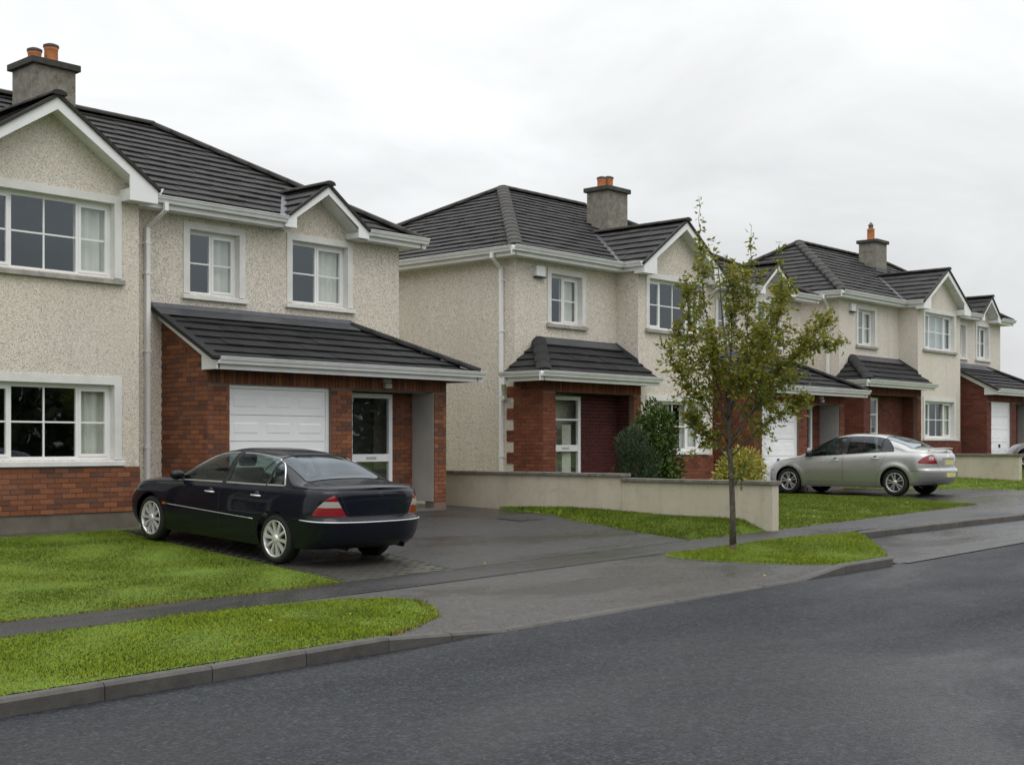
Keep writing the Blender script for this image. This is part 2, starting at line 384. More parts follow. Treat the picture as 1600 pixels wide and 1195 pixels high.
class MB:
    """collects polygons, then links them as one mesh object"""
    def __init__(s): s.v = []; s.f = []; s.sm = []
    def poly(s, pts, smooth=False):
        i = len(s.v); s.v += [tuple(p) for p in pts]; s.f.append(tuple(range(i, i + len(pts)))); s.sm.append(smooth)
    def box(s, x0, x1, y0, y1, z0, z1):
        i = len(s.v)
        s.v += [(x0, y0, z0), (x1, y0, z0), (x1, y1, z0), (x0, y1, z0), (x0, y0, z1), (x1, y0, z1), (x1, y1, z1), (x0, y1, z1)]
        for q in ((0, 3, 2, 1), (4, 5, 6, 7), (0, 1, 5, 4), (1, 2, 6, 5), (2, 3, 7, 6), (3, 0, 4, 7)):
            s.f.append(tuple(i + k for k in q)); s.sm.append(False)
    def prism(s, pts, vec):
        """pts: planar loop; extruded by vec"""
        n = len(pts); i = len(s.v); vx = Vector(vec)
        s.v += [tuple(p) for p in pts] + [tuple(Vector(p) + vx) for p in pts]
        s.f.append(tuple(range(i, i + n))[::-1]); s.sm.append(False)
        s.f.append(tuple(range(i + n, i + 2 * n))); s.sm.append(False)
        for k in range(n):
            a, b = k, (k + 1) % n
            s.f.append((i + a, i + b, i + n + b, i + n + a)); s.sm.append(False)
    def tube(s, pts, rad, seg=8, cap=True, smooth=True):
        pts = [Vector(p) for p in pts]; n = len(pts)
        rads = rad if isinstance(rad, (list, tuple)) else [rad] * n
        base = len(s.v); prev = None
        for k in range(n):
            d = (pts[min(k + 1, n - 1)] - pts[max(k - 1, 0)])
            d = d.normalized() if d.length > 1e-9 else Vector((0, 0, 1))
            if prev is None:
                a = d.orthogonal().normalized()
            else:
                a = (prev - d * prev.dot(d)); a = a.normalized() if a.length > 1e-6 else d.orthogonal().normalized()
            prev = a; b = d.cross(a)
            for j in range(seg):
                an = 2 * math.pi * j / seg
                s.v.append(tuple(pts[k] + (a * math.cos(an) + b * math.sin(an)) * rads[k]))
        for k in range(n - 1):
            for j in range(seg):
                q = base + k * seg
                s.f.append((q + j, q + (j + 1) % seg, q + seg + (j + 1) % seg, q + seg + j)); s.sm.append(smooth)
        if cap:
            s.f.append(tuple(base + j for j in range(seg))[::-1]); s.sm.append(False)
            s.f.append(tuple(base + (n - 1) * seg + j for j in range(seg))); s.sm.append(False)
    def lathe(s, prof, center, axis='Z', seg=24, smooth=True):
        """prof: (r, h) list"""
        base = len(s.v); c = Vector(center); n = len(prof)
        for (r, h) in prof:
            for j in range(seg):
                a = 2 * math.pi * j / seg
                p = (r * math.cos(a), r * math.sin(a), h)
                if axis == 'Y': p = (p[0], p[2], p[1])
                if axis == 'X': p = (p[2], p[0], p[1])
                s.v.append(tuple(c + Vector(p)))
        for k in range(n - 1):
            for j in range(seg):
                q = base + k * seg
                s.f.append((q + j, q + (j + 1) % seg, q + seg + (j + 1) % seg, q + seg + j)); s.sm.append(smooth)
    def build(s, name, mat, parent=None, bevel=0.0, world_coords=True):
        me = bpy.data.meshes.new(name); me.from_pydata(s.v, [], s.f); me.update()
        if any(s.sm): me.polygons.foreach_set('use_smooth', s.sm)
        me.materials.append(MATS[mat])
        o = bpy.data.objects.new(name, me); COL.objects.link(o)
        if parent is not None: attach(o, parent, world_coords)
        if bevel:
            b = o.modifiers.new('bevel', 'BEVEL'); b.width = bevel; b.segments = 2; b.limit_method = 'ANGLE'
        return o

def inst(name, me, loc, parent, rot=(0, 0, 0), scale=(1, 1, 1)):
    o = bpy.data.objects.new(name, me); COL.objects.link(o)
    o.location = loc; o.rotation_euler = rot; o.scale = scale
    attach(o, parent)
    return o

def copy_tree(o, parent=None):
    c = o.copy(); COL.objects.link(c)
    c.parent = parent
    for ch in [x for x in bpy.data.objects if x.parent == o]:
        copy_tree(ch, c)
    return c

def lerp(a, b, t): return a + (b - a) * t
def interp(x, xs, ys): return float(np.interp(x, xs, ys))

# ------------------------------------------------------------------ terrain
PX = [-80, -20, 5, 9.6, 19.2, 27.2, 30.5, 36, 50, 120]; PZ = [-1.0, -0.56, -0.36, -0.32, -0.175, -0.04, 0.04, 0.28, 0.5, 1.4]
RX = [-80, -20, 3, 9.6, 17, 20.6, 28.2, 36, 50, 120]; RZ = [-1.2, -0.74, -0.53, -0.475, -0.41, -0.37, -0.26, -0.12, 0.1, 1.0]
HX = [-80, 17.8, 20.3, 26.0, 32.8, 35.2, 60, 120]; HZ = [-0.5, 0.0, 0.05, 0.02, 0.0, 0.40, 0.5, 1.3]
KX = [20.4, 28.2, 36, 60]; KY = [10.5, 9.86, 9.7, 9.6]          # lay-by kerb line
def road_z(x): return interp(x, RX, RZ)
def path_z(x): return interp(x, PX, PZ)
def house_z(x): return interp(x, HX, HZ)
def kerb2_y(x): return interp(x, KX, KY)
KERB_Y = 8.1
def path_front(x): return 10.4 if x < 20.4 else kerb2_y(x) + 0.13
PATH_BACK = 11.3
def front_z(x):
    """height of the footpath's road-side edge"""
    return lerp(path_z(x), road_z(x) + 0.125, interp(x, [18.0, 21.0], [0, 1]))
def gz(x, y):
    """ground height behind the kerb"""
    yf = path_front(x)
    if y <= yf:
        k = road_z(x) + interp(x, [7.4, 8.9, 14.3, 15.4], [0.12, 0.016, 0.016, 0.12])
        t = min(1, max(0, (y - (KERB_Y + 0.12)) / max(0.1, yf - KERB_Y - 0.12)))
        return lerp(k, front_z(x), t)
    if y <= PATH_BACK: return lerp(front_z(x), path_z(x), (y - yf) / (PATH_BACK - yf))
    s = interp(y, [PATH_BACK, 13.2, 16.0, 17.5], [0, 0.17, 0.77, 1.0])
    bank = 0.0
    if 16.4 < x < 18.76 and y < 17.4:           # turf banked up against the garden wall
        xe = interp(y, [11.3, 12.2, 13.5, 14.5, 15.2, 15.5, 17.0], [16.55, 16.9, 17.45, 17.8, 18.02, 18.35, 18.5])
        bank = 0.17 * min(1, max(0, (x - xe) / (18.74 - xe))) ** 0.7 * interp(y, [11.3, 11.75, 15.5, 17.3], [0, 1, 0.8, 0.0])
    return lerp(path_z(x), house_z(x), s) + bank

def ruled(name, left, right, zf, mat, off=0.0, n=10, kind='structure', parent=None):
    """sheet between two plan curves given as lists of (x, y); heights from zf"""
    mb = MB(); m = len(left)
    rows = []
    for i in range(m):
        row = []
        for j in range(n + 1):
            t = j / n; x = lerp(left[i][0], right[i][0], t); y = lerp(left[i][1], right[i][1], t)
            row.append(len(mb.v)); mb.v.append((x, y, zf(x, y) + off))
        rows.append(row)
    for i in range(m - 1):
        for j in range(n):
            mb.f.append((rows[i][j], rows[i][j + 1], rows[i + 1][j + 1], rows[i + 1][j])); mb.sm.append(True)
    o = mb.build(name, mat, parent)
    # make faces point up
    o.data.update()
    if o.data.polygons[0].normal.z < 0: o.data.flip_normals()
    if kind and parent is None: tag(o, kind=kind)
    return o

def frange(a, b, st):
    n = max(1, int(round((b - a) / st))); return [a + (b - a) * i / n for i in range(n + 1)]

# base ground out to the horizon
xs = [-400, -80, -40, -10, 0, 10, 20, 30, 40, 60, 120, 400]
g = ruled('ground', [(x, 8.0) for x in xs], [(x, 400) for x in xs], lambda x, y: gz(x, min(y, 30)) - 0.45, 'soil', n=40)
tag(g, 'green ground around the houses', 'ground')
g = ruled('far_ground', [(x, -400) for x in xs], [(x, -3.9) for x in xs], lambda x, y: road_z(x) + 0.1, 'soil', n=6)
tag(g, 'grass on the other side of the road', 'ground')
xs = frange(-80, 120, 2)
o = ruled('road', [(x, -4.0) for x in xs], [(x, KERB_Y + 0.06) for x in xs], lambda x, y: road_z(x), 'road_asphalt', n=8); tag(o, 'wide dark grey asphalt road', 'road')
xs = frange(17.0, 60, 1.0)
def layby_back(x): return min(lerp(8.2, 10.6, (x - 17.0) / 3.4), kerb2_y(x)) + 0.02
o = ruled('layby', [(x, KERB_Y + 0.0) for x in xs], [(x, layby_back(x)) for x in xs], lambda x, y: road_z(x), 'layby_tar', 0.006, n=4); tag(o, 'pale worn parking bay beside the road', 'parking bay')
mb = MB()
for x0_, x1_ in zip(frange(17.1, 60, 1.5)[:-1], frange(17.1, 60, 1.5)[1:]):
    mb.poly([(x0_, KERB_Y - 0.05, road_z(x0_) + 0.012), (x1_, KERB_Y - 0.05, road_z(x1_) + 0.012), (x1_, KERB_Y + 0.07, road_z(x1_) + 0.012), (x0_, KERB_Y + 0.07, road_z(x0_) + 0.012)])
tag(mb.build('channel_strip', 'kerb_stone'), 'thin pale concrete strip between road and parking bay', 'channel strip', kind='structure')

# footpath
xs = frange(-60, 90, 0.8)
o = ruled('footpath', [(x, path_front(x) + 0.0) for x in xs], [(x, PATH_BACK) for x in xs], gz, 'path_asphalt', 0.0, n=3); tag(o, 'narrow damp tarmac footpath', 'footpath')

# driveway apron across the verge
VL = [(7.5, 8.22), (8.2, 8.6), (8.85, 9.0), (9.2, 9.4), (9.3, 9.75), (9.1, 10.05), (8.6, 10.25), (7.6, 10.4)]       # right edge of the left verge
VR = [(15.35, 8.22), (15.1, 8.6), (14.9, 9.0), (14.7, 9.4), (14.5, 9.75), (14.4, 10.05), (14.4, 10.25), (14.6, 10.4)]
apron_z = gz
o = ruled('driveway_apron', VL, VR, apron_z, 'apron_concrete', -0.003, n=16); tag(o, 'pale concrete driveway crossing over the verge', 'apron')
# H1 driveway
DL = [(9.62, 11.3), (9.82, 12.0), (10.04, 13.2), (10.14, 14.5), (10.22, 16.0), (10.4, 17.0), (10.4, 17.55), (10.4, 17.9)]
DR = [(16.55, 11.3), (16.9, 12.2), (17.45, 13.5), (17.8, 14.5), (18.02, 15.2), (18.35, 15.5), (18.5, 17.0), (18.76, 19.6)]
ST = [(11.4, 11.3), (11.6, 12.0), (12.0, 13.2), (12.2, 14.5), (12.3, 16.0), (12.3, 17.0), (12.3, 17.55), (12.3, 17.9)]
o = ruled('driveway', ST, DR, gz, 'drive_asphalt', 0.0, n=14); tag(o, 'damp grey tarmac driveway before the nearest garage', 'driveway')
sett_bed = ruled('sett_paving', DL, ST, gz, 'moss_joint', -0.004, n=6); tag(sett_bed, 'mossy block paving under the dark car', 'paving')
# dark seams in the drive
mb = MB()
def seam(a, b, w=0.018):
    n = 12
    for i in range(n):
        x0_, y0_ = lerp(a[0], b[0], i / n), lerp(a[1], b[1], i / n); x1_, y1_ = lerp(a[0], b[0], (i + 1) / n), lerp(a[1], b[1], (i + 1) / n)
        zf = lambda x, y: (gz(x, y) if y > 10.45 else apron_z(x, min(y, 10.4))) + 0.006
        mb.poly([(x0_, y0_, zf(x0_, y0_)), (x1_, y1_, zf(x1_, y1_)), (x1_, y1_ + w, zf(x1_, y1_)), (x0_, y0_ + w, zf(x0_, y0_))])
seam((9.0, 10.42), (14.6, 10.42), 0.026); seam((11.4, 11.3), (16.5, 11.3), 0.02)
tag(mb.build('paving_joint', 'dark_metal'), 'dark joints across the driveway mouth', 'paving joint', kind='structure')
# setts, each a block of its own
mb = MB(); mb.box(-0.0975, 0.0975, -0.0475, 0.0475, -0.05, 0.006); sett_me = mb.build('sett', 'sett'); sm = sett_me.data; bpy.data.objects.remove(sett_me)
cnt = 0
y = 11.38
row = 0
rest = MB()
while y < 17.4:
    xl = np.interp(y, [p[1] for p in DL], [p[0] for p in DL]); xr_ = np.interp(y, [p[1] for p in ST], [p[0] for p in ST])
    x = xl + 0.12 + (row % 2) * 0.1
    while x < xr_ - 0.08:
        if y < 13.0:
            inst('sett', sm, (x, y, gz(x, y) + random.uniform(-0.003, 0.002)), sett_bed, (R(random.uniform(-0.8, 0.8)) + 0.06, R(random.uniform(-0.8, 0.8)), R(random.uniform(-2, 2))))
        else:
            z = gz(x, y); rest.box(x - 0.096, x + 0.096, y - 0.046, y + 0.046, z - 0.05, z + 0.012)
        x += 0.203
    y += 0.103; row += 1
tag(rest.build('sett_field', 'sett', sett_bed), kind='stuff')
# concrete strip along the house front
xs = frange(-12, 10.3, 1.5)
o = ruled('house_path', [(x, 17.5) for x in xs], [(x, 18.6) for x in xs], lambda x, y: house_z(x) - 0.03, 'kerb_stone', 0.0, n=2); tag(o, 'pale concrete strip at the foot of the nearest house', 'path')
# H2 driveway
D2L = [(27.3, 11.3), (28.1, 12.5), (28.5, 14.0), (28.6, 16.0), (28.4, 17.8)]
D2R = [(32.0, 11.3), (32.4, 12.5), (32.7, 14.0), (32.9, 16.0), (33.0, 18.4)]
o = ruled('driveway', D2L, D2R, gz, 'drive_asphalt', 0.0, n=8); tag(o, 'grey tarmac driveway under the silver saloon', 'driveway')
D3L = [(42.2, 11.3), (42.8, 14.0), (43.0, 17.6)]; D3R = [(47.0, 11.3), (47.4, 14.0), (47.6, 17.6)]
o = ruled('driveway', D3L, D3R, gz, 'drive_asphalt', 0.0, n=5); tag(o, 'tarmac driveway of the farthest house', 'driveway')

# lawns: soil sheets plus real blades
def pip(px, py, poly):
    inside = np.zeros(px.shape, bool); n = len(poly)
    for i in range(n):
        x1, y1 = poly[i]; x2, y2 = poly[(i + 1) % n]
        c = ((y1 > py) != (y2 > py)) & (px < (x2 - x1) * (py - y1) / (y2 - y1 + 1e-12) + x1)
        inside ^= c
    return inside
gzv = np.vectorize(gz)
def sheet(name, poly, mat, off, label):
    bm = bmesh.new()
    x0 = min(p[0] for p in poly); x1 = max(p[0] for p in poly); y0 = min(p[1] for p in poly); y1 = max(p[1] for p in poly)
    bm.faces.new([bm.verts.new((p[0], p[1], 0)) for p in poly])
    for x in frange(x0, x1, 0.8)[1:-1]:
        bmesh.ops.bisect_plane(bm, geom=bm.verts[:] + bm.edges[:] + bm.faces[:], plane_co=(x, 0, 0), plane_no=(1, 0, 0))
    for y in frange(y0, y1, 0.5)[1:-1]:
        bmesh.ops.bisect_plane(bm, geom=bm.verts[:] + bm.edges[:] + bm.faces[:], plane_co=(0, y, 0), plane_no=(0, 1, 0))
    for v in bm.verts: v.co.z = gz(v.co.x, v.co.y) + off
    bmesh.ops.recalc_face_normals(bm, faces=bm.faces[:])
    me = bpy.data.meshes.new(name); bm.to_mesh(me); bm.free()
    if me.polygons[0].normal.z < 0: me.flip_normals()
    me.materials.append(MATS[mat]); o = bpy.data.objects.new(name, me); COL.objects.link(o)
    tag(o, label, 'lawn', kind='structure'); return o
def blades(name, poly, dens, h0, h1, mat, label, box=None, edge=0.0):
    x0 = min(p[0] for p in poly); x1 = max(p[0] for p in poly); y0 = min(p[1] for p in poly); y1 = max(p[1] for p in poly)
    if box: x0, x1, y0, y1 = max(x0, box[0]), min(x1, box[1]), max(y0, box[2]), min(y1, box[3])
    n = int((x1 - x0) * (y1 - y0) * dens)
    px = rng.uniform(x0, x1, n); py = rng.uniform(y0, y1, n)
    k = pip(px, py, poly); px, py = px[k], py[k]; n = len(px)
    px = px + rng.normal(0, 0.02, n); py = py + rng.normal(0, 0.02, n)
    pz = gzv(px, py) - 0.012
    a = rng.uniform(0, 2 * np.pi, n); w = rng.uniform(0.004, 0.009, n); h = rng.uniform(h0, h1, n)
    cl = 0.9 + 0.22 * (np.sin(px * 3.1 + 1.3 * np.sin(py * 2.3)) * np.sin(py * 2.7 + np.sin(px * 1.7)))   # tufts
    h = h * np.clip(cl, 0.5, 1.2)
    la = rng.uniform(0, 2 * np.pi, n); ln = h * rng.uniform(0.2, 1.0, n)
    v = np.empty((n, 3, 3), np.float32)
    v[:, 0] = np.stack([px - np.cos(a) * w, py - np.sin(a) * w, pz], 1)
    v[:, 1] = np.stack([px + np.cos(a) * w, py + np.sin(a) * w, pz], 1)
    v[:, 2] = np.stack([px + np.cos(la) * ln, py + np.sin(la) * ln, pz + h], 1)
    o = tri_mesh(name, v.reshape(-1, 3), mat)
    tag(o, label, 'grass', kind='stuff'); return o
def tri_mesh(name, v, mat, k=3, parent=None):
    n = len(v) // k
    me = bpy.data.meshes.new(name); me.vertices.add(len(v)); me.vertices.foreach_set('co', np.ascontiguousarray(v, np.float32).ravel())
    me.loops.add(len(v)); me.loops.foreach_set('vertex_index', np.arange(len(v), dtype=np.int32))
    me.polygons.add(n); me.polygons.foreach_set('loop_start', np.arange(0, len(v), k, dtype=np.int32))
    me.update(calc_edges=True); me.materials.append(MATS[mat])
    o = bpy.data.objects.new(name, me); COL.objects.link(o)
    if parent is not None: attach(o, parent)
    return o

V1 = [(-25, 8.24), (7.5, 8.24)] + VL[1:] + [(-25, 10.4)]
V2 = [(15.35, 8.24), (16.8, 8.24), (17.2, 8.45), (20.1, 10.38), (14.6, 10.4)] + VR[::-1][1:-1]
L1 = [(-25, 11.3)] + DL[:-1] + [(9.9, 17.5), (-25, 17.5)]
L1b = DR[:7] + [(18.72, 17.3), (18.72, 11.3)]
L2 = [(18.98, 11.3)] + D2L + [(19.0, 17.9)]
L3 = [(32.0, 11.3), (42.2, 11.3), (42.8, 14), (43.0, 17.6), (33.0, 18.4), (32.7, 14.0), (32.4, 12.5)]
sheet('lawn', V1, 'soil', 0.0, 'strip of bright verge between kerb and footpath nearest the camera')
sheet('lawn', V2, 'soil', 0.0, 'small grass island round the street tree')
sheet('lawn', L1, 'soil', 0.0, 'front lawn beside the dark saloon')
sheet('lawn', L1b, 'soil', 0.0, 'grass wedge between driveway and low garden wall')
sheet('lawn', L2, 'soil', 0.0, 'lawn of the middle house behind the garden wall')
sheet('lawn', L3, 'soil', 0.0, 'grass bank before the farthest house')
blades('grass', V1, 10000, 0.016, 0.036, 'grass_verge', 'short bright grass on the roadside verge', (2.0, 10, 8, 11))
blades('grass', V2, 7000, 0.016, 0.036, 'grass_verge', 'grass around the street tree')
blades('grass', L1, 6500, 0.015, 0.034, 'grass_lawn', 'mown grass of the front lawn by the dark car', (3.5, 11, 11, 18))
blades('grass', L1b, 4500, 0.025, 0.055, 'grass_lawn', 'mown grass along the low garden wall')
blades('grass', L2, 2200, 0.025, 0.06, 'grass_lawn', 'mown grass before the silver saloon')
blades('grass', L3, 900, 0.03, 0.07, 'grass_lawn', 'grass before the far low wall')

# straggling, yellower growth along the cut edges
def edge_strip(a, b_, w): 
    dx, dy = b_[0] - a[0], b_[1] - a[1]; L = math.hypot(dx, dy); nx, ny = -dy / L * w, dx / L * w
    return [(a[0] - nx, a[1] - ny), (b_[0] - nx, b_[1] - ny), (b_[0] + nx, b_[1] + ny), (a[0] + nx, a[1] + ny)]
for k, (p, q, w, dn) in enumerate([((3.5, 11.3), (9.6, 11.33), 0.045, 5000), ((3.0, 10.39), (7.6, 10.4), 0.03, 3500), (VL[0], VL[2], 0.04, 4000), (VL[2], VL[4], 0.04, 4000), (VL[4], VL[6], 0.035, 4000), ((14.5, 10.0), (15.3, 8.4), 0.035, 4000), (DR[0], DR[2], 0.04, 3000), (DR[2], DR[4], 0.04, 3000), ((19.0, 11.32), (27.2, 11.32), 0.04, 2500)]):
    blades('grass', edge_strip(p, q, w), dn, 0.02, 0.05, 'grass_edge' if k in (0, 2, 3, 8) else 'grass_lawn', 'straggling edge grass beside the ' + ['footpath before the dark car', 'near side of the footpath', 'apron near the kerb', 'apron at its bend', 'apron by the footpath', 'grass island', 'driveway mouth', 'driveway beside the wedge', 'footpath before the silver saloon'][k])
# kerbs, stone by stone
def kerb_run(name, label, pts, zf, h=0.13, w=0.125, L=0.9, lip=None):
    root = empty(name, (pts[0][0], pts[0][1], zf(pts[0][0]))); tag(root, label, 'kerb', kind='structure')
    me = None
    segs = []
    for (a, b) in zip(pts[:-1], pts[1:]):
        d = math.hypot(b[0] - a[0], b[1] - a[1]); n = max(1, int(round(d / L)))
        for i in range(n):
            segs.append(((lerp(a[0], b[0], i / n), lerp(a[1], b[1], i / n)), (lerp(a[0], b[0], (i + 1) / n), lerp(a[1], b[1], (i + 1) / n))))
    for (a, b) in segs:
        mb = MB(); dx, dy = b[0] - a[0], b[1] - a[1]; ln = math.hypot(dx, dy); ux, uy = dx / ln, dy / ln; nx, ny = -uy, ux
        g_ = 0.004
        def col(p, t, hh):
            zr = zf(p[0])
            x, y = p[0] + ux * t, p[1] + uy * t
            j = random.uniform(-0.003, 0.003)
            return [(x, y, zr - 0.15), (x + nx * w, y + ny * w, zr - 0.15), (x + nx * w, y + ny * w, zr + hh + j), (x + nx * 0.028, y + ny * 0.028, zr + hh + j), (x + nx * 0.006, y + ny * 0.006, zr + hh - 0.022 + j)]
        ha = lip(a[0]) if lip else h; hb = lip(b[0]) if lip else h
        A = col(a, g_, ha); B = col(b, -g_, hb)
        i = len(mb.v); mb.v += A + B; n = 5
        mb.f.append(tuple(range(n))); mb.f.append(tuple(range(n, 2 * n))[::-1]); mb.sm += [False, False]
        for k in range(n): mb.f.append((k, n + k, n + (k + 1) % n, (k + 1) % n)); mb.sm.append(False)
        mb.build('kerbstone', 'kerb_stone', root)
    return root
lip1 = lambda x: interp(x, [7.4, 8.9, 14.3, 15.4], [0.118, 0.018, 0.018, 0.118])
kerb_run('kerb', 'grey kerb along the verge, dropped at the driveway mouth', [(-12.0, KERB_Y), (7.4, KERB_Y), (8.9, KERB_Y), (14.3, KERB_Y), (15.4, KERB_Y), (16.7, KERB_Y)], road_z, lip=lip1)
kerb_run('kerb', 'low diagonal kerb between grass island and parking bay', [(16.7, KERB_Y), (17.15, 8.3), (20.4, 10.5)], road_z, h=0.10)
kerb_run('kerb', 'raised kerb along the back of the parking bay', [(20.4, 10.5), (28.2, 9.86), (36, 9.7), (60, 9.6)], road_z, h=0.125)

# inspection cover in the drive
mb = MB(); zc = gz(17.2, 15.35)
root = empty('inspection_cover', (17.2, 15.35, zc)); root.rotation_euler = (R(3.0), 0, 0); tag(root, 'rectangular dark metal cover set in the driveway', 'inspection cover')
mb.box(-0.36, 0.36, -0.27, 0.27, -0.02, 0.008); mb.build('cover_frame', 'dark_metal', root, world_coords=False)
mb = MB(); mb.box(-0.31, 0.31, -0.22, 0.22, -0.02, 0.013)
for i in range(7):
    for j in range(5): mb.box(-0.29 + i * 0.087, -0.24 + i * 0.087, -0.20 + j * 0.085, -0.165 + j * 0.085, 0.013, 0.017)
mb.build('cover_plate', 'sett', root, world_coords=False)

# low garden walls
def garden_wall(name, label, x, th, runs, end_y):
    """runs: (y0, y1, top) from near to far"""
    root = empty(name, (x, runs[0][0], gz(x, runs[0][0]))); tag(root, label, 'garden wall')
    for (y0, y1, top) in runs:
        mb = MB(); n = 10
        for i in range(n):
            a, b = lerp(y0, y1, i / n), lerp(y0, y1, (i + 1) / n)
        zb = min(gz(x, y0), gz(x, y1)) - 0.3
        mb.box(x, x + th, y0, y1, zb, top - 0.06); mb.build('wall_body', 'wall_render', root)
        yy = y0 - 0.04
        while yy < y1 - 0.05:
            y2 = min(yy + 0.6, y1)
            mb = MB(); mb.box(x - 0.045, x + th + 0.045, yy + 0.003, y2 - 0.003, top - 0.06, top + random.uniform(-0.003, 0.003)); mb.build('coping_stone', 'coping', root, bevel=0.008)
            yy = y2
    return root
garden_wall('garden_wall', 'low cream rendered wall between the two driveways, coping stepped once', 18.74, 0.2, [(11.2, 14.32, 0.64), (14.325, 18.9, 0.72)], 18.9)
garden_wall('garden_wall', 'short cream wall beyond the silver saloon at the right edge', 35.15, 0.2, [(13.4, 17.9, 0.99)], 18.9)

# ------------------------------------------------------------------ houses
CAMP = Vector((0, 0, 1.25))
COURSE, BL, BJ = 0.0785, 0.226, 0.010

def half_clip(poly, p, n):
    """keep the part of a 2-D polygon with (q-p).n >= 0"""
    outp = []
    for i in range(len(poly)):
        a, b = poly[i], poly[(i + 1) % len(poly)]
        da = (a[0] - p[0]) * n[0] + (a[1] - p[1]) * n[1]; db = (b[0] - p[0]) * n[0] + (b[1] - p[1]) * n[1]
        if da >= 0: outp.append(a)
        if (da >= 0) != (db >= 0):
            t = da / (da - db); outp.append((a[0] + (b[0] - a[0]) * t, a[1] + (b[1] - a[1]) * t))
    return outp
def clip_convex(poly, conv):
    for i in range(len(conv)):
        a, b = conv[i], conv[(i + 1) % len(conv)]
        poly = half_clip(poly, a, (-(b[1] - a[1]), b[0] - a[0]))
        if len(poly) < 3: return []
    return poly
def area2(p): return 0.5 * abs(sum(p[i][0] * p[(i + 1) % len(p)][1] - p[(i + 1) % len(p)][0] * p[i][1] for i in range(len(p))))

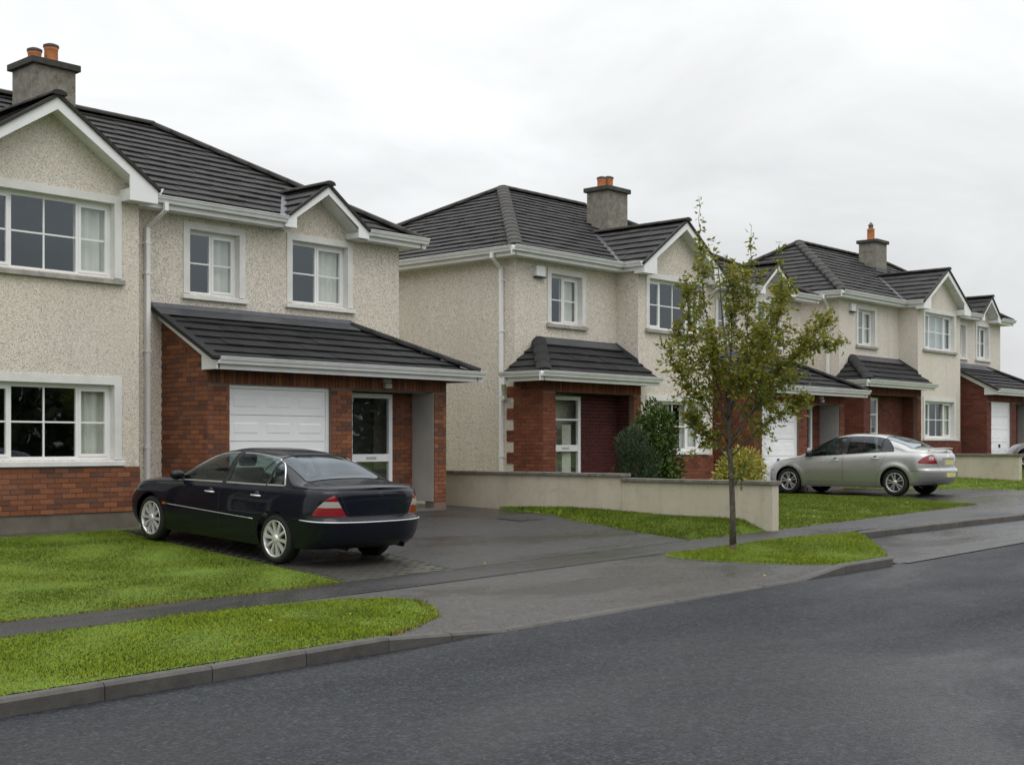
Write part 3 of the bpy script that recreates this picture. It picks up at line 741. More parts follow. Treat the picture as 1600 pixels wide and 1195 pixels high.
class House:
    def __init__(s, **k):
        s.__dict__.update(k)
        s.root = empty('house', ((s.x0 + s.xr) / 2, s.M, s.dz))
        tag(s.root, s.label, 'house', 'houses along the street')
        s.brk = []      # (priority, material, plane, const, a0, a1, z0, z1, parent)
        s.til = []
    def Z(s, z): return z + s.dz
    def part(s, mb, name, mat, parent=None, bevel=0.0): return mb.build(name, mat, parent or s.root, bevel)

    # walls with openings: plane 'F' faces -Y (a = X), 'L' faces -X, 'R' faces +X (a = Y), 'B' faces +Y
    def P(s, plane, c, a, z, off=0.0):
        """point on plane; off > 0 goes outward"""
        if plane == 'F': return (a, c - off, z)
        if plane == 'B': return (a, c + off, z)
        if plane == 'L': return (c - off, a, z)
        return (c + off, a, z)
    def wall(s, mb, plane, c, a0, a1, z0, z1, ops=(), depth=0.18):
        A = sorted({a0, a1, *[o[0] for o in ops], *[o[1] for o in ops]}); Zs = sorted({z0, z1, *[o[2] for o in ops], *[o[3] for o in ops]})
        for i in range(len(A) - 1):
            for j in range(len(Zs) - 1):
                am, zm = (A[i] + A[i + 1]) / 2, (Zs[j] + Zs[j + 1]) / 2
                if any(o[0] < am < o[1] and o[2] < zm < o[3] for o in ops): continue
                mb.poly([s.P(plane, c, A[i], Zs[j]), s.P(plane, c, A[i + 1], Zs[j]), s.P(plane, c, A[i + 1], Zs[j + 1]), s.P(plane, c, A[i], Zs[j + 1])])
        for o in ops:
            for (p, q) in (((o[0], o[2]), (o[0], o[3])), ((o[0], o[3]), (o[1], o[3])), ((o[1], o[3]), (o[1], o[2])), ((o[1], o[2]), (o[0], o[2]))):
                mb.poly([s.P(plane, c, *p), s.P(plane, c, *q), s.P(plane, c, *q, -depth), s.P(plane, c, *p, -depth)])

    # brickwork: mortar backing plus bricks standing proud of it
    def brickwork(s, plane, c, a0, a1, z0, z1, ops=(), mat=None, top=None, vis=1, name='brick_wall', soldier=None, depth=0.1, backing=True):
        mb = MB()
        if top is None:
            s.wall(mb, plane, c, a0, a1, z0, z1, ops, depth)
        else:
            mb.poly([s.P(plane, c, a0, z0), s.P(plane, c, a1, z0), s.P(plane, c, a1, top(a1)), s.P(plane, c, a0, top(a0))])
        w = s.part(mb, name, 'mortar')
        mat = mat or s.brick
        zz = z0; row = 0
        while zz < z1 - 0.02:
            h = min(COURSE, z1 - zz) - BJ
            if soldier and zz + h > soldier[0] + 0.01: break
            spans = [(a0, a1)]
            for o in ops:
                if zz + h > o[2] + 0.02 and zz < o[3] - 0.02:
                    ns = []
                    for (p, q) in spans:
                        if o[0] > p + 0.001: ns.append((p, min(q, o[0])))
                        if o[1] < q - 0.001: ns.append((max(p, o[1]), q))
                    spans = [x for x in ns if x[1] - x[0] > 0.02]
            for (p, q) in spans:
                a = p - (row % 2) * (BL + BJ) / 2
                while a < q - 0.01:
                    b0, b1 = max(a, p + 0.002), min(a + BL, q - 0.002)
                    if b1 - b0 > 0.03 and (top is None or zz + h < top((b0 + b1) / 2)):
                        s.brk.append((vis, mat, plane, c, b0, b1, zz, zz + h, w))
                    a += BL + BJ
            zz += COURSE; row += 1
        if soldier:
            zs, a = soldier[0], a0
            while a < a1 - 0.02:
                s.brk.append((vis, mat, plane, c, a + 0.003, min(a + COURSE - BJ + 0.003, a1), zs, soldier[1], w)); a += COURSE
        return w
    def finish_bricks(s, limit):
        def dist(b):
            p = Vector(s.P(b[2], b[3], (b[4] + b[5]) / 2, (b[6] + b[7]) / 2)); return (0 if b[0] else 1000) + (p - CAMP).length
        s.brk.sort(key=dist)
        cache = {}
        for b in s.brk[:limit]:
            vis, mat, plane, c, a0, a1, z0, z1, w = b
            L, H = round(a1 - a0, 3), round(z1 - z0, 3); key = (plane, L, H, mat)
            if key not in cache:
                mb = MB(); d0, d1 = -0.011, 0.03
                if plane in 'FB': mb.box(-L / 2, L / 2, d0 if plane == 'F' else -d1, d1 if plane == 'F' else -d0, -H / 2, H / 2)
                else: mb.box(d0 if plane == 'L' else -d1, d1 if plane == 'L' else -d0, -L / 2, L / 2, -H / 2, H / 2)
                o = mb.build('brick', mat); cache[key] = o.data; bpy.data.objects.remove(o)
            inst('brick', cache[key], s.P(plane, c, (a0 + a1) / 2, (z0 + z1) / 2, random.uniform(-0.003, 0.003)), w)
        groups = {}
        for b in s.brk[limit:]:
            vis, mat, plane, c, a0, a1, z0, z1, w = b
            mb = groups.setdefault((w.name, mat), (MB(), w, mat))[0]
            pr = 0.011 + random.uniform(-0.003, 0.003)
            p = s.P(plane, c, a0, z0, pr); q = s.P(plane, c, a1, z1, -0.02)
            mb.box(min(p[0], q[0]), max(p[0], q[0]), min(p[1], q[1]), max(p[1], q[1]), z0, z1)
        for (mb, w, mat) in groups.values():
            tag(mb.build('brick_field', mat, w), kind='stuff')

    # tiled slopes
    def slope(s, roof, O, U, V, poly, excl=(), mat='roof_tile', gauge=0.30, width=0.33, vis=1, tilt=1.0):
        O, U, V = Vector(O), Vector(U).normalized(), Vector(V).normalized(); N = U.cross(V).normalized()
        if N.z < 0: N = -N
        if sum(poly[i][0] * poly[(i + 1) % len(poly)][1] - poly[(i + 1) % len(poly)][0] * poly[i][1] for i in range(len(poly))) < 0: poly = poly[::-1]
        umin = min(p[0] for p in poly); umax = max(p[0] for p in poly); vmax = max(p[1] for p in poly)
        row = 0; v = -0.03
        while v < vmax - 0.02:
            u = umin - (row % 2) * width / 2 - 0.01
            while u < umax:
                q = [(u + 0.002, v), (u + width - 0.002, v), (u + width - 0.002, v + gauge + 0.02), (u + 0.002, v + gauge + 0.02)]
                q = clip_convex(q, [(p[0], p[1] - (0.03 if p[1] < 0.001 else 0)) for p in poly])
                uc = u + width / 2
                for (ua, hw, va) in excl:
                    if not q: break
                    if v < va and ua - hw - width < uc < ua + hw + width:
                        if uc < ua: q = half_clip(q, (ua - hw - 0.10, 0), (-va, hw))
                        else: q = half_clip(q, (ua + hw + 0.10, 0), (va, hw))
                if len(q) >= 3 and area2(q) > 0.002:
                    j = random.uniform(-0.005, 0.005)
                    tp = [O + U * a + V * b + N * (0.046 - 0.034 * (b - v) / gauge * tilt + j) for (a, b) in q]
                    bt = [O + U * a + V * b + N * (0.014 - 0.013 * (b - v) / gauge + j) for (a, b) in q]
                    s.til.append((vis, mat, tp, bt, roof))
                u += width
            v += gauge; row += 1
    def finish_tiles(s, limit):
        def dist(t): return (0 if t[0] else 1000) + (t[2][0] - CAMP).length
        s.til.sort(key=dist)
        groups = {}
        for i, (vis, mat, tp, bt, roof) in enumerate(s.til):
            one = i < limit
            mb = MB() if one else groups.setdefault((roof.name, mat), (MB(), roof, mat))[0]
            n = len(tp); k = len(mb.v); mb.v += [tuple(p) for p in tp + bt]
            mb.f.append(tuple(range(k, k + n))); mb.sm.append(False)
            for j in range(n): mb.f.append((k + j, k + n + j, k + n + (j + 1) % n, k + (j + 1) % n)); mb.sm.append(False)
            if one: mb.build('tile', mat, roof)
        for (mb, roof, mat) in groups.values(): tag(mb.build('tile_field', mat, roof), kind='stuff')
    def ridge(s, roof, A, B, rad=0.145, seg=0.42, lift=0.01, one=True, mat='ridge'):
        A, B = Vector(A), Vector(B); d = B - A; n = max(1, int(round(d.length / seg))); u = d.normalized()
        side = u.cross(Vector((0, 0, 1))).normalized(); up = side.cross(u).normalized()
        allmb = MB()
        for i in range(n):
            mb = MB() if one else allmb
            a, b = A + d * (i / n) - u * 0.01, A + d * ((i + 1) / n) - u * 0.0
            k = len(mb.v); m = 9
            for (p, r_) in ((a, rad * 1.03), (b, rad * 1.0)):
                for j in range(m):
                    an = R(-105 + 210 * j / (m - 1)); mb.v.append(tuple(p + up * (lift - 0.01 + math.cos(an) * r_ * 0.55) + side * math.sin(an) * r_ * 1.12))
            for j in range(m - 1): mb.f.append((k + j, k + j + 1, k + m + j + 1, k + m + j)); mb.sm.append(True)
            mb.f.append(tuple(range(k, k + m))); mb.f.append(tuple(range(k + m, k + 2 * m))[::-1]); mb.sm += [False, False]
            if one: mb.build('ridge_tile', mat, roof)
        if not one: allmb.build('ridge_cap', mat, roof)

    # a gutter with its fascia: pts along the fascia line, out = outward normal in plan
    def gutter(s, pts, out, zt, fas=0.20, fascia=True):
        a, b = Vector((*pts[0], 0)), Vector((*pts[1], 0)); o = Vector((*out, 0)); d = (b - a)
        prof = [(0.0, -0.02), (0.0, -0.115), (0.07, -0.115), (0.085, -0.07), (0.105, -0.05), (0.115, -0.012), (0.125, -0.012), (0.125, 0.0), (0.108, 0.0), (0.10, -0.03), (0.085, -0.05), (0.02, -0.06), (0.015, -0.02)]
        mb = MB(); mb.prism([tuple(a + o * (x + 0.004) + Vector((0, 0, zt + z))) for (x, z) in prof], tuple(d)); s.part(mb, 'gutter', 'gutter_white')
        if fascia:
            mb = MB(); mb.prism([tuple(a + o * x + Vector((0, 0, zt + z))) for (x, z) in ((0.0, 0.0), (0.0, -fas), (-0.025, -fas), (-0.025, 0.0))], tuple(d)); s.part(mb, 'fascia', 'gutter_white')

    # gable roof projecting over a front wall
    def gable(s, roof, xc, hw, ze, za, yf, yw, tanp, Yeave, hwwall, excl_list, box=0.5, vis=1, bandh=0.19, drop=0.20):
        """hw half width at eave, za apex, yf verge plane, yw wall plane; main roof meets z=ze at Yeave with slope tanp"""
        tg = (za - ze) / hw; yr = Yeave + (za - ze) / tanp; c = math.hypot(hw, za - ze)
        for sx in (-1, 1):
            U = (0, 1, 0); O = (xc + sx * hw, yf - 0.02, ze); V = (-sx * hw / c, 0, (za - ze) / c)
            s.slope(roof, O, U, V, [(0, 0), (Yeave - yf + 0.02, 0), (yr - yf + 0.02, c), (0, c)], vis=vis if sx < 0 else 0)
            mb = MB()       # underlay
            mb.poly([(xc + sx * hw, yf, ze), (xc + sx * hw, Yeave, ze), (xc, yr, za), (xc, yf, za)]); mb.build('underlay', 'underlay', roof)
            # valley flashing
            p, q = Vector((xc + sx * hw, Yeave, ze + 0.05)), Vector((xc, yr, za + 0.05)); dd = (q - p).normalized(); sd_ = Vector((dd.y, -dd.x, 0)).normalized()
            mb = MB(); mb.poly([tuple(p + sd_ * 0.07), tuple(p - sd_ * 0.07), tuple(q - sd_ * 0.07), tuple(q + sd_ * 0.07)]); mb.build('valley_flashing', 'lead', roof)
            # bargeboard with boxed end
            zb = ze - drop; e = 0.035
            x_e, x_i = xc + sx * hw, xc + sx * (hw - box)
            top = lambda x: za - abs(x - xc) * tg + e
            loop = [(xc, top(xc)), (x_e, top(x_e)), (x_e, zb), (x_i, zb), (x_i, max(zb + 0.01, top(x_i) - bandh)), (xc, top(xc) - bandh * 1.15)]
            mb = MB(); mb.prism([(x, yf, z) for (x, z) in loop], (0, 0.028, 0)); s.part(mb, 'bargeboard', 'upvc')
            mb = MB(); xa, xb_ = sorted((x_i, x_e - sx * 0.004)); mb.box(xa, xb_, yf + 0.03, max(yw, yf + 0.06), zb + 0.003, ze - 0.012); s.part(mb, 'eaves_box', 'soffit')
            # sloping soffit under the verge
            mb = MB(); mb.poly([(xc, yf + 0.028, za - 0.15), (x_e, yf + 0.028, ze - 0.15), (x_e, yw + 0.01, ze - 0.15), (xc, yw + 0.01, za - 0.15)]); s.part(mb, 'soffit', 'soffit')
            # dark verge strip over the bargeboard
            mb = MB(); mb.prism([(xc, yf - 0.035, top(xc) + 0.03), (x_e + sx * 0.03, yf - 0.035, top(x_e) + 0.01), (x_e + sx * 0.03, yf - 0.035, top(x_e) - 0.05), (xc, yf - 0.035, top(xc) - 0.035)], (0, 0.06, 0)); mb.build('verge_strip', 'ridge', roof)
        s.ridge(roof, (xc, yf - 0.05, za + 0.04), (xc, yr, za + 0.04), 0.11, one=vis > 0)
        return yr

    # windows ------------------------------------------------------------
    def window(s, c, a0, a1, z0, z1, kind, curtain=(), sill='sill_stone', sub=True, bw=0.125, blind=False):
        """surround outer a0..a1, sill bottom z0, surround top z1, on wall plane y=c. returns opening"""
        i0, i1, j0, j1 = a0 + bw, a1 - bw, z0 + 0.10, z1 - bw
        yg = c + 0.14
        fr = MB(); F = 0.052
        fr.box(i0, i1, yg - 0.02, yg + 0.03, j0, j0 + F); fr.box(i0, i1, yg - 0.02, yg + 0.03, j1 - F * 1.3, j1); fr.box(i0, i0 + F, yg - 0.02, yg + 0.03, j0 + F, j1 - F * 1.3); fr.box(i1 - F, i1, yg - 0.02, yg + 0.03, j0 + F, j1 - F * 1.3)
        lights = []
        w = i1 - i0
        if kind == 3:
            s1 = i0 + 0.255 * w; s2 = i1 - 0.255 * w
            lights = [(i0 + F, s1 - 0.022, 1, True), (s1 + 0.022, s2 - 0.022, 2, False), (s2 + 0.022, i1 - F, 1, True)]; mull = (s1, s2)
        else:
            m = i0 + 0.49 * w; lights = [(i0 + F * 0.5, m - 0.022, 1, False), (m + 0.022, i1 - F, 1, True)]; mull = (m,)
        for m in mull: fr.box(m - 0.022, m + 0.022, yg - 0.02, yg + 0.03, j0 + F, j1 - F * 1.3)
        win = s.part(fr, 'window', 'upvc')
        zl, zh = j0 + F, j1 - F * 1.3; zm = (zl + zh) / 2
        for (p, q, n, cas) in lights:
            lo, hi, pl, ql = zl, zh, p, q
            if cas:
                k = 0.04; mb = MB()
                mb.box(p, q, yg - 0.032, yg + 0.02, zl, zl + k); mb.box(p, q, yg - 0.032, yg + 0.02, zh - k, zh); mb.box(p, p + k, yg - 0.032, yg + 0.02, zl + k, zh - k); mb.box(q - k, q, yg - 0.032, yg + 0.02, zl + k, zh - k)
                mb.build('casement', 'upvc', win); lo, hi, pl, ql = zl + k, zh - k, p + k, q - k
            b = 0.013
            mb = MB(); mb.box(pl, ql, yg - 0.014, yg + 0.012, zm - b, zm + b)
            for i in range(1, n):
                x = lerp(pl, ql, i / n); mb.box(x - b, x + b, yg - 0.013, yg + 0.013, lo, zm - b); mb.box(x - b, x + b, yg - 0.013, yg + 0.013, zm + b, hi)
            mb.build('glazing_bar', 'upvc', win)
            for i in range(n):
                for (za, zb) in ((lo, zm), (zm, hi)):
                    mb = MB(); mb.poly([(lerp(pl, ql, i / n), yg, za), (lerp(pl, ql, (i + 1) / n), yg, za), (lerp(pl, ql, (i + 1) / n), yg, zb), (lerp(pl, ql, i / n), yg, zb)])
                    mb.build('pane', 'window_glass', win)
        # plaster surround and sill
        mb = MB(); d = 0.022
        mb.box(a0, a1, c - d, c + 0.006, j1, z1); mb.box(a0, i0, c - d, c + 0.006, z0 + 0.10, j1); mb.box(i1, a1, c - d, c + 0.006, z0 + 0.10, j1)
        # reveals lined in the same plaster
        mb.poly([(i0 + 0.001, c, j0), (i0 + 0.001, c, j1), (i0 + 0.001, yg, j1), (i0 + 0.001, yg, j0)]); mb.poly([(i1 - 0.001, c, j0), (i1 - 0.001, c, j1), (i1 - 0.001, yg, j1), (i1 - 0.001, yg, j0)]); mb.poly([(i0, c, j1 - 0.001), (i1, c, j1 - 0.001), (i1, yg, j1 - 0.001), (i0, yg, j1 - 0.001)])
        mb.build('surround', 'plaster_band', win)
        mb = MB(); mb.prism([(a0 - 0.04, c - 0.075, z0), (a0 - 0.04, c - 0.075, z0 + 0.075), (a0 - 0.04, yg - 0.0, z0 + 0.10), (a0 - 0.04, yg, z0)], (a1 - a0 + 0.08, 0, 0)); mb.build('sill', sill, win, bevel=0.006)
        for (t0, t1, gather) in curtain:
            mb = MB(); x0_, x1_ = lerp(i0, i1, t0), lerp(i0, i1, t1); n = max(12, int((x1_ - x0_) / 0.02)); prev = None
            for i in range(n + 1):
                x = lerp(x0_, x1_, i / n); y = yg + 0.10 + 0.022 * math.sin(i * 0.9 + 2 * math.sin(i * 0.23)) * gather
                cur = ((x, y, j0 - 0.03), (x, y, j1 + 0.05))
                if prev: mb.poly([prev[0], cur[0], cur[1], prev[1]], True)
                prev = cur
            mb.build('curtain', 'blind' if blind else 'curtain', win)
        return (i0, i1, j0, j1)

    def garage_door(s, c, a0, a1, z0, z1):
        y = c + 0.10
        mb = MB(); f = 0.06
        mb.box(a0, a0 + f, y - 0.03, y + 0.03, z0, z1 - f); mb.box(a1 - f, a1, y - 0.03, y + 0.03, z0, z1 - f); mb.box(a0, a1, y - 0.03, y + 0.03, z1 - f, z1)
        door = s.part(mb, 'garage_door', 'garage_white')
        n = 5; zt = z1 - f; h = (zt - z0) / n; wi = a1 - a0 - 2 * f
        for i in range(n):
            b0, b1 = z0 + i * h, z0 + (i + 1) * h
            mb = MB(); mb.box(a0 + f + 0.004, a1 - f - 0.004, y, y + 0.04, b0 + 0.004, b1 - 0.004)
            for j in range(3):
                p0 = a0 + f + wi * (j / 3) + 0.09; p1 = a0 + f + wi * ((j + 1) / 3) - 0.09
                # embossed frame: raised rim with a flat field
                zA, zB = b0 + 0.13, b1 - 0.13
                mb.prism([(p0, y, zA), (p1, y, zA), (p1 - 0.02, y - 0.007, zA + 0.02), (p0 + 0.02, y - 0.007, zA + 0.02)], (0, 0.004, 0))
                mb.prism([(p0, y, zB), (p1, y, zB), (p1 - 0.02, y - 0.007, zB - 0.02), (p0 + 0.02, y - 0.007, zB - 0.02)], (0, 0.004, 0))
                mb.poly([(p0 + 0.02, y - 0.007, zA + 0.02), (p1 - 0.02, y - 0.007, zA + 0.02), (p1 - 0.02, y - 0.007, zB - 0.02), (p0 + 0.02, y - 0.007, zB - 0.02)])
                mb.poly([(p0, y, zA), (p0 + 0.02, y - 0.007, zA + 0.02), (p0 + 0.02, y - 0.007, zB - 0.02), (p0, y, zB)]); mb.poly([(p1, y, zA), (p1 - 0.02, y - 0.007, zA + 0.02), (p1 - 0.02, y - 0.007, zB - 0.02), (p1, y, zB)])
            mb.build('panel', 'garage_white', door)
        mb = MB(); xm = (a0 + a1) / 2; zh = z0 + 0.75; mb.box(xm - 0.012, xm + 0.012, y - 0.06, y, zh - 0.06, zh + 0.06); mb.box(xm - 0.03, xm + 0.03, y - 0.012, y, zh - 0.03, zh + 0.03); mb.build('handle', 'dark_metal', door)

    def glazed_door(s, c, a0, a1, z0, z1, split=(0.44,), curtain=False, extra_bar=None, side=None):
        y = c - 0.03; F = 0.085
        mb = MB(); mb.box(a0, a0 + F, y - 0.03, y + 0.04, z0, z1); mb.box(a1 - F, a1, y - 0.03, y + 0.04, z0, z1); mb.box(a0 + F, a1 - F, y - 0.03, y + 0.04, z1 - F, z1); mb.box(a0 + F, a1 - F, y - 0.03, y + 0.04, z0, z0 + 0.14)
        d = s.part(mb, 'door', 'upvc')
        zr = lerp(z0, z1, split[0])
        mb = MB(); mb.box(a0 + F, a1 - F, y - 0.025, y + 0.03, zr - 0.07, zr + 0.07); mb.build('mid_rail', 'upvc', d)
        mb = MB(); mb.box(lerp(a0, a1, 0.4), lerp(a0, a1, 0.62), y - 0.035, y - 0.025, zr - 0.022, zr + 0.022); mb.build('letter_plate', 'alloy_grey', d)
        zs = [z0 + 0.14, zr - 0.07, zr + 0.07, z1 - F]
        if extra_bar:
            ze = lerp(z0, z1, extra_bar); mb = MB(); mb.box(a0 + F, a1 - F, y - 0.02, y + 0.03, ze - 0.02, ze + 0.02); mb.build('glazing_bar', 'upvc', d)
        for (p, q) in ((zs[0], zs[1]), (zs[2], zs[3])):
            mb = MB(); mb.poly([(a0 + F, y + 0.005, p), (a1 - F, y + 0.005, p), (a1 - F, y + 0.005, q), (a0 + F, y + 0.005, q)]); mb.build('pane', 'window_glass', d)
        if curtain:
            mb = MB(); n = 26; prev = None
            for i in range(n + 1):
                x = lerp(lerp(a0, a1, 0.5), lerp(a0, a1, 0.78), i / n); yy = y + 0.07 + 0.015 * math.sin(i * 1.1); cur = ((x, yy, zs[0]), (x, yy, lerp(zs[2], zs[3], 0.45)))
                if prev: mb.poly([prev[0], cur[0], cur[1], prev[1]], True)
                prev = cur
            mb.build('curtain', 'curtain', d)
        # hall wall behind the glass, coloured dark in place of hall shade
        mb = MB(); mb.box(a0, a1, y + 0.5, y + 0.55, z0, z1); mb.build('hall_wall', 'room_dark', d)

    def downpipe(s, pts, brackets):
        mb = MB(); r_ = 0.036
        for p, q in zip(pts[:-1], pts[1:]):
            mb.prism([(p[0] - r_, p[1] - r_, p[2]), (p[0] + r_, p[1] - r_, p[2]), (p[0] + r_, p[1] + r_, p[2]), (p[0] - r_, p[1] + r_, p[2])], (q[0] - p[0], q[1] - p[1], q[2] - p[2]))
        d = s.part(mb, 'downpipe', 'upvc')
        for b in brackets:
            mb = MB(); mb.box(b[0] - 0.055, b[0] + 0.055, b[1] - 0.055, b[1] + 0.055, b[2] - 0.018, b[2] + 0.018); mb.build('pipe_bracket', 'upvc', d)

    def build(s):
        x0, xg0, xg1, xr, M, d, tanp, Z = s.x0, s.xg0, s.xg1, s.xr, s.M, s.d, s.tanp, s.Z
        GA, G, PF = M - 0.64, M - 1.33, M - 0.80
        gxl = s.gxl; k = (xr - gxl) / (17.68 - 12.25); kx = lambda x: gxl + (x - 12.25) * k
        fr = lambda x: xg1 + (x - 11.42) * (xr - xg1) / (17.68 - 11.42)
        peb = s.peb; B = Z(-0.7); EZ = Z(5.16)
        xc = (xg0 + xg1) / 2; hw = (xg1 - xg0) / 2 + 0.16; ze = Z(5.29); za = Z(6.46)
        # windows first so that walls know their openings
        near = s.near
        w_l = s.window(M, x0 + 1.07, x0 + 2.40, Z(3.74), Z(5.06), 2, s.curt[0])
        w_gu = s.window(GA, xc - 1.24, xc + 1.24, Z(3.77), Z(5.17), 3, s.curt[1], blind=s.blind)
        w_gl = s.window(GA, xc - 1.24, xc + 1.24, Z(0.91), Z(2.31), 3, s.curt[2], sill='sill_white')
        w_1 = s.window(M, fr(12.67), fr(13.95), Z(3.74), Z(5.07), 2, s.curt[3], sill='plaster_band')
        w_2 = s.window(M, fr(14.88), fr(16.46), Z(3.76), Z(5.14), 2, s.curt[4], sill='plaster_band')
        mb = MB()
        s.wall(mb, 'F', M, x0, xg0, B, EZ, [w_l])
        s.wall(mb, 'F', M, xg1, xr, B, EZ + 0.2, [w_1, w_2])
        s.wall(mb, 'L', x0, M, M + 2 * d, B, EZ); s.wall(mb, 'R', xr, M, M + 2 * d, B, EZ); s.wall(mb, 'B', M + 2 * d, x0, xr, B, EZ)
        s.part(mb, 'wall', peb)
        mb = MB()
        s.wall(mb, 'F', GA, xg0, xg1, B, EZ, [w_gu, w_gl])
        mb.poly([(xg0, GA, EZ), (xg1, GA, EZ), (xg1, GA, ze - 0.05), (xc, GA, za - 0.02), (xg0, GA, ze - 0.05)])
        s.wall(mb, 'L', xg0, GA, M, B, EZ + 0.1); s.wall(mb, 'R', xg1, GA, M, B, EZ + 0.1)
        s.part(mb, 'gable_wall', peb)
        # rooms: inner walls and floor, indoor shade put into their dark colour
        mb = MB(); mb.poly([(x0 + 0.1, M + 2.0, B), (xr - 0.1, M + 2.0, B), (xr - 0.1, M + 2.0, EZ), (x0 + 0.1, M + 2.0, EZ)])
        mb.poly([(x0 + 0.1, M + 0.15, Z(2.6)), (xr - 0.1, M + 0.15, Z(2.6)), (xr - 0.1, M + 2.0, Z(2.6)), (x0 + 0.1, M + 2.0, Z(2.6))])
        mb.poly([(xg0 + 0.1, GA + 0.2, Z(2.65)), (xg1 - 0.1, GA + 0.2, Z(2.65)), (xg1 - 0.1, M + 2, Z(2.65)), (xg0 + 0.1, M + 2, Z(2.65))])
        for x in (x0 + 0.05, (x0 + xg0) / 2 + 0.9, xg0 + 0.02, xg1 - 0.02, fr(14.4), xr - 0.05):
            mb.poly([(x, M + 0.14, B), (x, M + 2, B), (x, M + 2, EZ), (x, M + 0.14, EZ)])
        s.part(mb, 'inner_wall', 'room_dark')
        # brick panel under the bay window and its plinth
        s.brickwork('F', GA - 0.03, xg0, xg1, Z(0.19), Z(0.90), vis=1, name='brick_panel')
        mb = MB(); mb.box(xg0, xg1, GA - 0.022, GA + 0.05, B, Z(0.185)); s.part(mb, 'plinth', 'plinth')
        mb = MB(); mb.box(xg1 + 0.002, xg1 + 0.06, GA + 0.3, M - 0.001, Z(3.62), Z(3.70)); 
        # ---------------- main roof
        ov = 0.32; X0, X1, Yf, Yb = x0 - ov, xr + ov, M - ov, M + 2 * d + ov; hr = d + ov; zr = ze + tanp * hr; S = math.hypot(hr, zr - ze); cs, sn = hr / S, (zr - ze) / S
        mb = MB()
        gc, ghw, gza = fr(15.57), 1.0 * min(1, (xr - xg1) / 6.26 + 0.05), Z(6.03)
        q1 = (gza - ze) / tanp     # front slope sheet, open under the gablet
        mb.poly([(X0, Yf, ze), (gc - ghw, Yf, ze), (gc, Yf + q1, gza), (X0 + q1, Yf + q1, gza)]); mb.poly([(gc + ghw, Yf, ze), (X1, Yf, ze), (X1 - q1, Yf + q1, gza), (gc, Yf + q1, gza)]); mb.poly([(X0 + q1, Yf + q1, gza), (X1 - q1, Yf + q1, gza), (X1 - hr, Yf + hr, zr), (X0 + hr, Yf + hr, zr)]); mb.poly([(X0, Yb, ze), (X1, Yb, ze), (X1 - hr, Yf + hr, zr), (X0 + hr, Yf + hr, zr)])
        mb.poly([(X0, Yf, ze), (X0 + hr, Yf + hr, zr), (X0, Yb, ze)]); mb.poly([(X1, Yf, ze), (X1 - hr, Yf + hr, zr), (X1, Yb, ze)])
        roof = s.part(mb, 'roof', 'underlay')
        W = X1 - X0
        gyr = (za - ze) / tanp / cs
        ex = [(xc - X0, hw, gyr), (gc - X0, ghw, (gza - ze) / tanp / cs)]
        s.slope(roof, (X0, Yf, ze), (1, 0, 0), (0, cs, sn), [(0, 0), (W, 0), (W - hr, S), (hr, S)], ex)
        s.slope(roof, (X0, Yb, ze), (0, -1, 0), (cs, 0, sn), [(0, 0), (Yb - Yf, 0), (hr, S)], vis=1 if s.leftvis else 0)
        s.slope(roof, (X1, Yf, ze), (0, 1, 0), (-cs, 0, sn), [(0, 0), (Yb - Yf, 0), (hr, S)], vis=0)
        s.ridge(roof, (X0 + hr, Yf + hr, zr + 0.03), (X1 - hr, Yf + hr, zr + 0.03), one=near)
        s.ridge(roof, (X0, Yf, ze + 0.05), (X0 + hr, Yf + hr, zr + 0.03), one=near); s.ridge(roof, (X1, Yf, ze + 0.05), (X1 - hr, Yf + hr, zr + 0.03), one=near)
        s.ridge(roof, (X0, Yb, ze + 0.05), (X0 + hr, Yf + hr, zr + 0.03), one=near)
        # projecting gable and small gablet
        yv = GA - 0.30
        s.gable(roof, xc, hw, ze, za, yv, GA, tanp, Yf, (xg1 - xg0) / 2, ex, vis=1 if near else 0)
        s.gable(roof, gc, ghw, ze, gza, M - 0.37, M, tanp, Yf, ghw - 0.3, ex, box=0.26, drop=0.12, vis=1 if near else 0, bandh=0.16)
        mb = MB(); mb.poly([(gc - ghw, M - 0.001, EZ), (gc + ghw, M - 0.001, EZ), (gc + ghw, M - 0.001, ze), (gc, M - 0.001, gza - 0.02), (gc - ghw, M - 0.001, ze)]); s.part(mb, 'gablet_wall', peb)
        # eaves: soffits, fascias and gutters
        zt = Z(5.355)
        zs = zt - 0.195
        for (p, q, y0_, y1_) in ((X0, xg0, Yf, M), (xg1, gc - ghw + 0.05, Yf, M), (gc + ghw - 0.3, X1, Yf, M), (X0, x0, M, Yb), (xr, X1, M, Yb), (xc - hw, xg0, GA - 0.3, Yf), (xg1, xc + hw, GA - 0.3, Yf)):
            mb = MB(); mb.poly([(p, y0_, zs), (q, y0_, zs), (q, y1_, zs), (p, y1_, zs)]); s.part(mb, 'soffit', 'soffit')
        s.gutter([(X0 - 0.125, Yf), (xc - hw, Yf)], (0, -1), zt); s.gutter([(xc + hw, Yf), (gc - ghw + 0.03, Yf)], (0, -1), zt); s.gutter([(gc + ghw + 0.0, Yf), (X1 + 0.125, Yf)], (0, -1), zt)
        s.gutter([(X0, Yf), (X0, Yb)], (-1, 0), zt); s.gutter([(X1, Yf), (X1, Yb)], (1, 0), zt)
        s.gutter([(xc - hw, yv + 0.03), (xc - hw, Yf)], (-1, 0), zt); s.gutter([(xc + hw, yv + 0.03), (xc + hw, Yf)], (1, 0), zt)
        # ---------------- garage wing
        E0, E1 = gxl - 0.20, xr + 0.48; ye = G - 0.40; gze = Z(2.60); gzt = Z(3.50); tg = (gzt - gze) / (M - ye); run = M - ye; gs = math.hypot(run, gzt - gze)
        rl = lambda y: gze + tg * (y - ye) - 0.06
